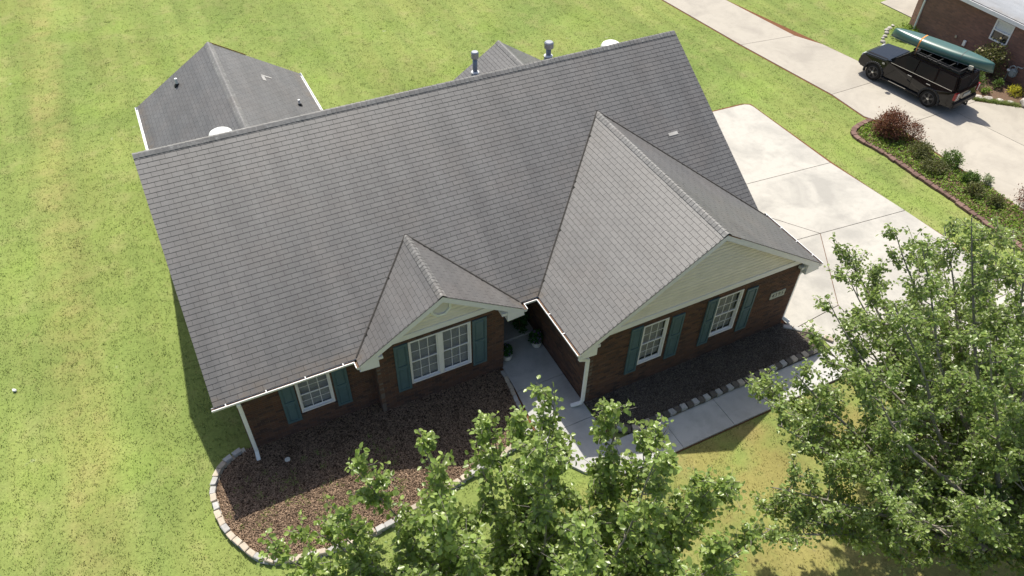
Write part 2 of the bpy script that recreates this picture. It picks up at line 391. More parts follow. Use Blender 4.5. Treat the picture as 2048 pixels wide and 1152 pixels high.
slabs(ndrv, [
    [(27.2, 19.8), (30.4, 18.4), (29.2, 31), (26.0, 32)], [(27.75, 13.7), (30.95, 13.35), (30.4, 18.4), (27.2, 19.8)],
    [(28.45, 8.05), (32.0, 8.1), (31.95, 9.9), (31.6, 12), (30.95, 13.35), (27.75, 13.7)], [(32.0, 8.1), (34.0, 8.15), (34.0, 9.4), (31.95, 9.9)],
    [(29.1, 4.72), (32.4, 4.78), (32.0, 8.1), (28.45, 8.05), (28.4, 6)], [(32.4, 4.78), (34.05, 4.8), (34.0, 8.15), (32.0, 8.1)],
    [(29.1, 4.72), (29.0, -1), (33.2, -1), (32.4, 4.78)], [(32.4, 4.78), (33.2, -1), (37.5, -1), (37.5, 1.5), (35.4, 3.6), (34.05, 4.8)],
    [(29.0, -1), (29.3, -12), (37.5, -12), (37.5, -1)]], MT['conc2'], .03, .012)
pt = MB(); pt.prism(ccw([(38.1, 14.5), (41.5, 14.9), (41.5, 12.0), (38.2, 12.2)]), -.1, .006); pto = tag(pt.build('patio', MT['soil_edge']), kind='structure')
slabs(pto, [[(38.1, 14.5), (41.5, 14.9), (41.5, 12.0), (38.2, 12.2)]], MT['conc2'], .04)
wk = MB(); wk.prism(ccw([(7.78, 1.9), (9.33, 1.9), (9.33, -2.6), (9.55, -3.68), (17.3, -3.68), (17.3, -4.72), (9.2, -4.72), (7.7, -3.4), (7.6, -2.2)]), -.1, .03)
wko = tag(wk.build('front_walk', MT['soil_edge']), kind='structure')
slabs(wko, [[(7.84, .86), (9.32, .86), (9.32, 1.9), (7.84, 1.9)]], MT['walk'], .16)
slabs(wko, [[(7.82, .86), (9.32, .86), (9.32, -1.0), (7.76, -1.0)], [(7.76, -1.0), (9.32, -1.0), (9.32, -2.7), (7.62, -2.7)],
    [(7.62, -2.7), (9.32, -2.7), (9.4, -3.66), (9.2, -4.7), (8.2, -4.2), (7.65, -3.4)], [(9.4, -3.66), (11.02, -3.68), (11.02, -4.7), (9.2, -4.7)],
    [(11.02, -3.68), (12.77, -3.68), (12.77, -4.7), (11.02, -4.7)], [(12.77, -3.68), (14.5, -3.68), (14.5, -4.7), (12.77, -4.7)],
    [(14.5, -3.68), (16.2, -3.68), (16.2, -4.7), (14.5, -4.7)], [(16.2, -3.68), (17.35, -3.68), (17.35, -4.7), (16.2, -4.7)]], MT['walk'], .085, .007)
BED1 = [(.3, .45), (-.45, .05), (-.68, -.45), (-.7, -1.3), (-.48, -2.0), (-.05, -2.72), (.6, -3.1), (1.6, -3.28), (2.9, -3.25), (4.4, -3.0), (6.0, -2.72), (7.0, -2.5), (7.45, -2.2), (7.5, -1.9), (7.62, -1.0), (7.72, 0.02)]
bed1_poly = [tuple(q) for q in spline(BED1, .25)] + [(4.05, .03), (4.04, .45)]
b = MB(); b.prism(ccw(bed1_poly), -.05, .045, False); bed1 = tag(b.build('mulch_bed', MT['mulch']), kind='structure')
bed2_poly = [(9.36, -2.15), (16.6, -2.15), (17.3, -2.95), (16.9, -3.45), (9.72, -3.5), (9.42, -2.7)]
b = MB(); b.prism(ccw(bed2_poly), -.05, .05, False); bed2 = tag(b.build('garage_mulch_bed', MT['mulch2']), kind='structure')
bed3_poly = [(28.45, 5.45), (27.6, 5.38), (27.0, 5.1), (26.85, 4.6), (27.05, 3.6), (27.1, 2.6), (27.12, .3), (27.05, -1.4), (27.0, -6), (28.9, -6), (28.85, -1), (28.95, 0), (28.7, 2), (28.75, 3.4), (29.0, 4.6)]
b = MB(); b.prism(ccw(bed3_poly), -.05, .05, False); bed3 = tag(b.build('driveway_flower_bed', MT['soil']), kind='structure')
bed4_poly = [(37.0, 8.6), (36.0, 8.9), (34.1, 8.0), (34.1, 5.2), (35.45, 3.75), (37.0, 2.2)]
b = MB(); b.prism(ccw(bed4_poly), -.05, .04, False); bed4 = tag(b.build('neighbour_flower_bed', MT['soil']), kind='structure')

# ------------------------------------------------------------------ the house
house = thing('brick_house', 'single storey brown brick house with grey shingle gables and teal shutters', 'house', (8.4, 4.7, 0))
def wmask(x0, x1, y0, y1): return (x0, x1, y0, y1)
# roof decks (solid slabs under the shingles)
def deck(name, poly, th=.05):
    b = MB(); n = (Vector(poly[1])-Vector(poly[0])).cross(Vector(poly[2])-Vector(poly[1])).normalized()
    if n.z < 0: poly = poly[::-1]; n = -n
    top = [Vector(p)-n*.003 for p in poly]; bot = [p-n*th for p in top]; k = len(poly); b.v = [tuple(p) for p in top+bot]
    b.f.append(tuple(range(k))); b.f.append(tuple(range(2*k-1, k-1, -1)))
    for i in range(k): j = (i+1) % k; b.f.append((j, i, k+i, k+j))
    return b.build(name, MT['deck'], house)
yvg = (ZG-HE)/PM; yvs = (ZS-HE)/PM
D_main = deck('main_roof', [(0, 0, HE), (L, 0, HE), (L, D, ZR), (0, D, ZR)])
D_back = deck('rear_roof', [(0, 2*D, HE), (L, 2*D, HE), (L, D, ZR), (0, D, ZR)])
D_gl = deck('garage_gable_roof', [(XG-WG, -YG, HE), (XG-WG, 0, HE), (XG, yvg, ZG), (XG, -YG, ZG)])
D_gr = deck('garage_gable_roof', [(XG+WG, -YG, HE), (XG+WG, 0, HE), (XG, yvg, ZG), (XG, -YG, ZG)])
D_sl = deck('bay_gable_roof', [(XS-WS, -YS, HE), (XS-WS, 0, HE), (XS, yvs, ZS), (XS, -YS, ZS)])
D_sr = deck('bay_gable_roof', [(XS+WS, -YS, HE), (XS+WS, 0, HE), (XS, yvs, ZS), (XS, -YS, ZS)])
D_bl = deck('rear_wing_roof', [(XB-WB, YB, HE), (XB-WB, 2*D, HE), (XB, 2*D-WB, ZB), (XB, YB, ZB)])
D_br = deck('rear_wing_roof', [(XB+WB, YB, HE), (XB+WB, 2*D, HE), (XB, 2*D-WB, ZB), (XB, YB, ZB)])
D_pl = deck('rear_porch_roof', [(XP-WP, YP, HE), (XP-WP, 2*D, HE), (XP, 2*D-WP, ZP), (XP, YP, ZP)])
D_pr = deck('rear_porch_roof', [(XP+WP, YP, HE), (XP+WP, 2*D, HE), (XP, 2*D-WP, ZP), (XP, YP, ZP)])
EXP, TAB, GAP, TH = .140, .305, .0065, .0085
def shingle_geo(mb, o, U, V, N, u0, u1, v0, v1, lift=0, flip=False):
    """tab with a worn, dark lower edge; faces per tab: top, chamfer, butt, two sides"""
    P = lambda u, v, h: tuple(o+U*u+V*v+N*(h+lift)); i = len(mb.v)
    for u in (u0, u1): mb.v += [P(u, v0, -.002), P(u, v0, .006), P(u, v0+.006, TH), P(u, v1, .0015)]
    for f in ((2, 6, 7, 3), (1, 5, 6, 2), (0, 4, 5, 1), (0, 1, 2, 3), (7, 6, 5, 4)): mb.f.append(tuple(i+j for j in (f[::-1] if flip else f)))
def shingle_mats(me):
    me.materials.append(MT['roof']); me.materials.append(MT['butt']); n = len(me.polygons)
    me.polygons.foreach_set('material_index', np.tile(np.array([0, 1, 1, 1, 1], dtype=np.int32), n//5))
def shingle_corners(o, U, V, N, u0, u1, v0, v1, lift=0):
    P = lambda u, v, h: o+U*u+V*v+N*(h+lift)
    return [P(u0, v0, 0), P(u1, v0, 0), P(u1, v1, 0), P(u0, v1, 0), P(u0, v0, TH), P(u1, v0, TH), P(u1, v1, .0015), P(u0, v1, .0015)]
all_sh = []      # (score, deck, matrix or None, corners)
def shingle_plane(deckobj, o, U, V, ulen, vlen, keep=None, start=0.):
    o = Vector(o); U = Vector(U).normalized(); V = Vector(V).normalized(); N = U.cross(V)
    if N.z < 0: N = -N
    k = 0; v = -.02
    while v < vlen-.02:
        v1 = min(v+EXP+.004, vlen); off = start + (k % 2)*TAB/2 + ((k//2) % 3)*.012
        u = -off
        while u < ulen:
            a = max(u, 0); e = min(u+TAB-GAP, ulen)
            if u+TAB >= ulen-.01: e = ulen
            if e-a > .02:
                cu = (a+e)/2; cv = (v+v1)/2
                if keep is None or keep(cu, cv):
                    c = o+U*cu+V*cv; d = CAM-c; sc = (e-a)*(v1-v)*max(0, N.dot(d.normalized()))/d.length_squared
                    j = random.uniform(-.003, .003)
                    full = abs((e-a)-(TAB-GAP)) < 1e-4 and abs(v1-v-EXP-.004) < 1e-4
                    all_sh.append((sc if full else 0, deckobj, (o, U, V, N, a, e, v+j, v1, random.uniform(0, .0012))))
            u += TAB
        v += EXP; k += 1
SL = D*NRM; cz = 1/NRM; sz = PM/NRM
def keep_main(u, v):
    x, y = u, v*cz; z = HE+y*PM
    if abs(x-XG) < WG and z < HE+(WG-abs(x-XG))*PM-.12: return False
    if abs(x-XS) < WS and z < HE+(WS-abs(x-XS))*PM-.12: return False
    return True
shingle_plane(D_main, (0, 0, HE), (1, 0, 0), (0, cz, sz), L, SL, keep_main)
def keep_back(u, v):
    return v > SL*.55
shingle_plane(D_back, (L, 2*D, HE), (-1, 0, 0), (0, -cz, sz), L, SL, keep_back)
def gable(dl, dr, x, w, yf, sgn, ymain, yv):     # yf front edge; the valley ends at yv at the ridge
    ln = abs(yf-ymain)+w; sl = w*NRM
    lim = lambda u, v: u < abs(yf-ymain)+v*cz+.10
    if sgn < 0:
        shingle_plane(dl, (x-w, yf, HE), (0, 1, 0), (cz, 0, sz), ln, sl, lim, .1)
        shingle_plane(dr, (x+w, yf, HE), (0, 1, 0), (-cz, 0, sz), ln, sl, lim, .2)
    else:
        shingle_plane(dl, (x-w, yf, HE), (0, -1, 0), (cz, 0, sz), ln, sl, lim, .1)
        shingle_plane(dr, (x+w, yf, HE), (0, -1, 0), (-cz, 0, sz), ln, sl, lim, .2)
gable(D_gl, D_gr, XG, WG, -YG, -1, 0, yvg); gable(D_sl, D_sr, XS, WS, -YS, -1, 0, yvs)
gable(D_bl, D_br, XB, WB, YB, 1, 2*D, 0); gable(D_pl, D_pr, XP, WP, YP, 1, 2*D, 0)
all_sh.sort(key=lambda s: -s[0])
one = MB(); shingle_geo(one, Vector(), Vector((1, 0, 0)), Vector((0, 1, 0)), Vector((0, 0, 1)), -(TAB-GAP)/2, (TAB-GAP)/2, 0, EXP+.004); one = one.mesh('shingle'); shingle_mats(one)
rest = MB()
for i, (sc, dk, (o, U, V, N, a, e, v0, v1, lift)) in enumerate(all_sh):
    if i < 300 and sc > 0:
        uu = U if U.cross(V).dot(N) > 0 else -U
        p = o+U*((a+e)/2)+V*v0+N*lift
        ob = bpy.data.objects.new('shingle', one); COL.objects.link(ob); ob.parent = dk
        ob.matrix_local = Matrix(((uu.x, V.x, N.x, p.x), (uu.y, V.y, N.y, p.y), (uu.z, V.z, N.z, p.z), (0, 0, 0, 1)))
    else:
        shingle_geo(rest, o, U, V, N, a, e, v0, v1, lift, U.cross(V).dot(N) < 0)
me = rest.mesh('shingles'); shingle_mats(me); tag(link('shingles', me, None, house), kind='stuff')
# ridge caps: bent pieces lapped along each ridge
def ridge_caps(dk, x0, y0, x1, y1, z, w=.15, step=.14, th=.016, skipfirst=0):
    a = Vector((x0, y0, z)); b_ = Vector((x1, y1, z)); d = (b_-a); n = int(d.length/step); d.normalize()
    s = Vector((-d.y, d.x, 0)); me = None
    m = MB(); T = .022
    def prof(l0, h): return [(-w*cz, -w*sz+h), (-.03, h-.004), (0, h+.008), (.03, h-.004), (w*cz, -w*sz+h)]
    f = [(0, q, zz) for q, zz in prof(0, T)]; k = [(step+.02, q, zz) for q, zz in prof(0, .010)]; lo = [(0, q, zz-.02) for q, zz in prof(0, T)]
    m.v = f+k+lo
    for i in range(4): m.f.append((i+1, i, 5+i, 6+i)); m.f.append((i, i+1, 11+i, 10+i))
    m.f += [(0, 10, 5), (4, 9, 14)]
    me = m.mesh('ridge_cap'); me.materials.append(MT['cap'])
    for i in range(n):
        p = a+d*(step*i); r = random.uniform(-.012, .012); dd = (d+s*r).normalized(); ss = Vector((-dd.y, dd.x, 0))
        ob = bpy.data.objects.new('ridge_cap', me); COL.objects.link(ob); ob.parent = dk
        ob.matrix_local = Matrix(((dd.x, ss.x, 0, p.x), (dd.y, ss.y, 0, p.y), (0, 0, 1, p.z+.006+random.uniform(0, .004)), (0, 0, 0, 1)))
def valley(a, b_):
    m = MB(); m.bar(a, b_, .035, .012); m.build('valley_flashing', MT['butt'], house)
for xc, w_, zr_, yv in ((XG, WG, ZG, yvg), (XS, WS, ZS, yvs)):
    for s_ in (-1, 1): valley((xc+s_*w_, .0, HE+.032), (xc, yv, zr_+.032))
ridge_caps(D_main, 0, D, L, D, ZR, .145, .145)
ridge_caps(D_gl, XG, -YG, XG, yvg+.05, ZG, .15)
ridge_caps(D_sl, XS, -YS, XS, yvs+.05, ZS, .14)
ridge_caps(D_bl, XB, YB, XB, 2*D-WB, ZB, .16); ridge_caps(D_pl, XP, YP, XP, 2*D-WP, ZP, .15)
# pale patches where a shingle was replaced
def patch(px, py):
    z = HE+PM*py; b = MB(); o = Vector((px, py, z)); b.hexa(shingle_corners(o, Vector((1, 0, 0)), Vector((0, cz, sz)), Vector((0, -sz, cz)), -.17, .17, 0, .11, .012)); b.build('patch_shingle', MT['patch'], D_main)
patch(15.15, 2.9)
b = MB(); o = Vector((4.62, 13.55, HE+PM*(XB+WB-4.62))); b.hexa(shingle_corners(o, Vector((0, 1, 0)), Vector((-cz, 0, sz)), Vector((sz, 0, cz)), -.35, .0, 0, .13, .014)); b.hexa(shingle_corners(o, Vector((0, 1, 0)), Vector((-cz, 0, sz)), Vector((sz, 0, cz)), 0.02, .12, -.3, .1, .014)); b.build('patch_shingle', MT['patch'], D_br)
# ---- walls
all_br = []
BL, BH, MJ = .203, .064, .0105
def wall(name, F, ulen, h, openings=(), top=None, bricks=True, depth=.12):
    us = sorted({0, ulen, *[o_[0] for o_ in openings], *[o_[1] for o_ in openings]}); b = MB()
    for u0, u1 in zip(us, us[1:]):
        zs = sorted({-.15, h, *[z for o_ in openings for z in o_[2:4] if o_[0] < u1 and o_[1] > u0]})
        for z0, z1 in zip(zs, zs[1:]):
            if any(o_[0] <= u0 and o_[1] >= u1 and o_[2] <= z0 and o_[3] >= z1 for o_ in openings): continue
            b.fbox(F, u0, u1, -depth, -.009, z0, z1)
    wo = b.build(name, MT['mortar'] if bricks else MT['brickfar'], house)
    if not bricks: return wo
    k = 0; z = -.02
    while z+BH < h+.03:
        segs = [(0, ulen)]
        for o_ in openings:
            if o_[2] < z+BH*.6 and o_[3] > z+BH*.4:
                ns = []
                for s0, s1 in segs:
                    if o_[1] <= s0 or o_[0] >= s1: ns.append((s0, s1)); continue
                    if o_[0] > s0: ns.append((s0, o_[0]))
                    if o_[1] < s1: ns.append((o_[1], s1))
                segs = ns
        for s0, s1 in segs:
            u = -(k % 2)*(BL+MJ)/2 + math.floor(s0/(BL+MJ))*(BL+MJ)
            while u < s1:
                a = max(u, s0); e = min(u+BL, s1)
                if e-a > .03 and (top is None or z+BH < top((a+e)/2)):
                    c = F.P((a+e)/2, 0, z); d = CAM-c
                    sc = max(0, F.n.dot(d.normalized()))/d.length_squared if e-a > BL-.002 else 0
                    all_br.append((sc, wo, F, a, e, z))
                u += BL+MJ
        z += BH+MJ; k += 1
    return wo
# openings (u along each wall)
RK = lambda x, xc, w: HE+(w-abs(x-xc))*PM          # roof plane height above a gable wall
F_left = Frame((.46, FW, 0), (1, 0, 0), (0, -1, 0)); F_bay = Frame((4.05, BW, 0), (1, 0, 0), (0, -1, 0))
F_gar = Frame((9.34, GW, 0), (1, 0, 0), (0, -1, 0)); F_ent = Frame((9.34, 1.9, 0), (0, -1, 0), (-1, 0, 0))
F_bret = Frame((4.05, FW, 0), (0, -1, 0), (-1, 0, 0)); F_door = Frame((7.82, 1.9, 0), (1, 0, 0), (0, -1, 0))
WL = (1.50, 2.42, .80, 2.14)       # left window in F_left u,z
WBY = (.93, 2.75, .82, 2.54)
WG1 = (1.66, 2.50, .88, 2.50); WG2 = (4.20, 5.10, .85, 2.50)
wall('front_wall', F_left, 3.60, 2.46, [WL])
wall('bay_wall', F_bay, 3.77, 2.76, [WBY], lambda u: RK(u+4.05, XS, WS)-.17)
wall('garage_front_wall', F_gar, 7.25, 2.76, [WG1, WG2], lambda u: RK(u+9.34, XG, WG)-.17)
wall('entry_side_wall', F_ent, 4.08-.001, 2.46)
wall('bay_return_wall', F_bret, .37, 2.46)
wall('entry_back_wall', F_door, 1.52, 2.46, [(.3, 1.25, .16, 2.2)])
wall('entry_return_wall', Frame((7.82, BW+.01, 0), (0, 1, 0), (1, 0, 0)), 1.88, 2.46)
for nm, a, c_ in (('side_wall', (.46, 2*D-.4), (.46, FW+.02)), ('side_wall', (16.59, GW+.02), (16.59, 2*D-.4)), ('rear_wall', (16.57, 2*D-.4), (6.0, 2*D-.4)), ('wing_wall', (.48, 14.85), (.48, 2*D-.38)), ('wing_wall', (5.8, 14.85), (.5, 14.85)), ('wing_wall', (5.82, 2*D-.38), (5.82, 14.83))):
    u = Vector((c_[0]-a[0], c_[1]-a[1], 0)); n_ = Vector((u.y, -u.x, 0)); wall(nm, Frame((a[0], a[1], 0), u, n_), u.length, 2.46, bricks=False)
# gable ends in the walls we cannot see (right main gable, left main gable, rear gables)
def gable_end(x=None, y=None, c=0, w=0, base=2.46, nrm=1):
    b = MB(); top = HE+w*PM-.16
    if x is not None: F = Frame((x, c, 0), (0, 1, 0), (nrm, 0, 0))
    else: F = Frame((c, y, 0), (1, 0, 0), (0, nrm, 0))
    b.fprism(F, [(-w+.35, base), (w-.35, base), (0, top)], -.05, 0); b.build('gable_panel', MT['siding'], house)
gable_end(x=.45, c=D, w=D, nrm=-1); gable_end(x=16.6, c=D, w=D); gable_end(y=14.86, c=XB, w=WB); gable_end(y=2*D-.39, c=XP, w=WP)
all_br.sort(key=lambda s: -s[0])
bme = MB(); bme.box(-BL/2, BL/2, -.009, 0, 0, BH, skip=(4,)); bme = bme.mesh('brick'); bme.materials.append(MT['brick'])
rest = MB()
for i, (sc, wo, F, a, e, z) in enumerate(all_br):
    if i < 300 and sc > 0:
        p = F.P((a+e)/2, random.uniform(-.002, .002), z); ob = bpy.data.objects.new('brick', bme); COL.objects.link(ob); ob.parent = wo
        ob.matrix_local = Matrix(((F.u.x, -F.n.x, 0, p.x), (F.u.y, -F.n.y, 0, p.y), (0, 0, 1, p.z), (0, 0, 0, 1)))
    else: rest.fbox(F, a, e, -.009, random.uniform(-.002, .002), z, z+BH, skip=(4,))
tag(rest.build('bricks', MT['brick'], house), kind='stuff')
# ---- windows
def dh_window(F, u0, u1, z0, z1, parent, cols=3, rows=2, curtain=False):
    """double-hung sashes; everything hangs on the given casing"""
    zm = (z0+z1)/2; t = .035
    for (a, c_, nn) in ((z0, zm+.02, -.055), (zm-.02, z1, -.03)):
        b = MB()
        for q in ((u0, u0+t, a, c_), (u1-t, u1, a, c_), (u0+t, u1-t, a, a+t), (u0+t, u1-t, c_-t, c_)): b.fbox(F, q[0], q[1], nn-.03, nn, q[2], q[3])
        b.build('sash', MT['white'], parent)
        iu0, iu1, iz0, iz1 = u0+t, u1-t, a+t, c_-t
        pw = (iu1-iu0)/cols; ph = (iz1-iz0)/rows; mt = .016
        for k in range(1, cols):
            b = MB(); b.fbox(F, iu0+k*pw-mt/2, iu0+k*pw+mt/2, nn-.022, nn-.006, iz0, iz1); b.build('muntin', MT['white'], parent)
        for k in range(1, rows):
            b = MB(); b.fbox(F, iu0, iu1, nn-.024, nn-.009, iz0+k*ph-mt/2, iz0+k*ph+mt/2); b.build('muntin', MT['white'], parent)
        for i in range(cols):
            for j in range(rows):
                b = MB(); b.fbox(F, iu0+i*pw+mt/2, iu0+(i+1)*pw-mt/2, nn-.018, nn-.013, iz0+j*ph+mt/2, iz0+(j+1)*ph-mt/2); b.build('pane', MT['pane'], parent)
    b = MB()
    if curtain:
        n = 26
        for k in range(n):
            a = u0+(u1-u0)*k/n; c_ = u0+(u1-u0)*(k+1)/n; da = .02*(k % 2); dc = .02*((k+1) % 2)
            b.face([F.P(a, -.15-da, z0), F.P(c_, -.15-dc, z0), F.P(c_, -.15-dc, z1), F.P(a, -.15-da, z1)])
        b.build('curtain', MT['blind'], parent)
    else:
        z = z0
        while z < z1: b.face([F.P(u0, -.13, z), F.P(u1, -.13, z), F.P(u1, -.155, z+.036), F.P(u0, -.155, z+.036)]); z += .042
        b.build('blind', MT['blind'], parent)
    b = MB(); b.fbox(F, u0-.05, u1+.05, -.42, -.40, z0-.05, z1+.05); b.build('room_backing', MT['room'], parent)
def window(F, op, mull=0, curtain=False):
    u0, u1, z0, z1 = op; t = .045; b = MB()
    for q in ((u0, u0+t, z0, z1), (u1-t, u1, z0, z1), (u0+t, u1-t, z1-t, z1), (u0+t, u1-t, z0, z0+t)): b.fbox(F, q[0], q[1], -.10, .004, q[2], q[3])
    if mull: c = (u0+u1)/2; b.fbox(F, c-mull/2, c+mull/2, -.10, .002, z0+t, z1-t)
    w = b.build('window', MT['white'], house)
    spans = [(u0+t, u1-t)] if not mull else [(u0+t, (u0+u1)/2-mull/2), ((u0+u1)/2+mull/2, u1-t)]
    for a, c_ in spans: dh_window(F, a, c_, z0+t, z1-t, w, curtain=curtain)
    # brick sill course below
    k = int((u1-u0+.1)/.075); s = MB()
    for i in range(k):
        a = u0-.05+i*(u1-u0+.1)/k; s.fbox(F, a, a+(u1-u0+.1)/k-.01, -.01, .028, z0-.075, z0-.008)
    s.build('sill', MT['brick'], w)
    return w
window(F_left, WL); window(F_bay, WBY, .13); window(F_gar, WG1, 0, True); window(F_gar, WG2, 0, True)
def shutter(F, u0, u1, z0, z1):
    b = MB(); t = .06; zm = (z0+z1)/2+.05
    b.fbox(F, u0, u1, .004, .022, z0, z1)
    for q in ((u0, u0+t, z0, z1), (u1-t, u1, z0, z1), (u0+t, u1-t, z0, z0+t*1.3), (u0+t, u1-t, z1-t*1.3, z1), (u0+t, u1-t, zm-t*.7, zm+t*.7)): b.fbox(F, q[0], q[1], .022, .042, q[2], q[3])
    s = b.build('shutter', MT['shutter'], house)
    for a, c_ in ((z0+t*1.3, zm-t*.7), (zm+t*.7, z1-t*1.3)):
        p = MB(); i = .022; j = .05; P = F.P
        p.hexa([P(u0+t+i, .023, a+i), P(u1-t-i, .023, a+i), P(u1-t-i, .023, c_-i), P(u0+t+i, .023, c_-i), P(u0+t+j, .040, a+j), P(u1-t-j, .040, a+j), P(u1-t-j, .040, c_-j), P(u0+t+j, .040, c_-j)], skip=(0,))
        p.build('shutter_panel', MT['shutter'], s)
for F, q in ((F_left, (1.07, 1.46, .58, 2.12)), (F_left, (2.47, 2.87, .57, 2.10)), (F_bay, (.52, .91, .70, 2.58)), (F_bay, (2.79, 3.22, .68, 2.56)),
             (F_gar, (1.24, 1.62, .70, 2.60)), (F_gar, (2.60, 3.02, .70, 2.48)), (F_gar, (3.80, 4.17, .68, 2.58)), (F_gar, (5.22, 5.62, .66, 2.44))): shutter(F, *q)
# front door in the recess
b = MB(); b.fbox(F_door, .32, 1.23, -.06, -.02, .17, 2.19); dr = b.build('door', MT['door'], house)
for a, c_ in ((.42, .74), (.82, 1.14)):
    for z0, z1 in ((.3, 1.0), (1.12, 2.05)): b = MB(); b.fbox(F_door, a, c_, -.02, -.005, z0, z1); b.build('door_panel', MT['door'], dr)
b = MB(); b.lathe([(.02, 0), (.03, .02), (.03, .05), (.01, .06)], (8.94, 1.93, 1.05), 12, 1); b.build('handle', MT['chrome'], dr)
b = MB(); b.fbox(F_door, .24, .32, -.08, .02, .16, 2.26); b.fbox(F_door, 1.23, 1.31, -.08, .02, .16, 2.26); b.fbox(F_door, .32, 1.23, -.08, .02, 2.19, 2.26); b.build('door_frame', MT['white'], house)
b = MB(); b.box(7.82, 9.34, .02, 1.9, 2.47, 2.50); b.build('porch_ceiling', MT['white'], house)
# house number plaque
def text_mesh(s, size, ext=.002):
    c = bpy.data.curves.new('t', 'FONT'); c.body = s; c.size = size; c.extrude = ext; c.align_x = 'CENTER'; c.align_y = 'CENTER'; c.resolution_u = 2
    o = bpy.data.objects.new('t', c); COL.objects.link(o); bpy.context.view_layer.update()
    me = bpy.data.meshes.new_from_object(o.evaluated_get(bpy.context.evaluated_depsgraph_get())); bpy.data.objects.remove(o); bpy.data.curves.remove(c); return me
b = MB(); b.fbox(F_gar, 6.30, 6.86, -.002, .02, 1.54, 1.80); pq = b.build('house_number_plaque', MT['plaque'], house, bevel=.006)
b = MB()
for q in ((6.30, 6.86, 1.54, 1.557), (6.30, 6.86, 1.783, 1.80), (6.30, 6.317, 1.557, 1.783), (6.843, 6.86, 1.557, 1.783)): b.fbox(F_gar, q[0], q[1], .02, .026, q[2], q[3])
b.build('plaque_rim', MT['plaque'], pq)
for k, ch in enumerate('4395'):
    me = text_mesh(ch, .21); p = F_gar.P(6.40+k*.12, .0225, 1.67); o = link('numeral', me, MT['ink'], pq)
    o.matrix_local = Matrix(((1, 0, 0, p.x), (0, 0, -1, p.y), (0, 1, 0, p.z), (0, 0, 0, 1)))
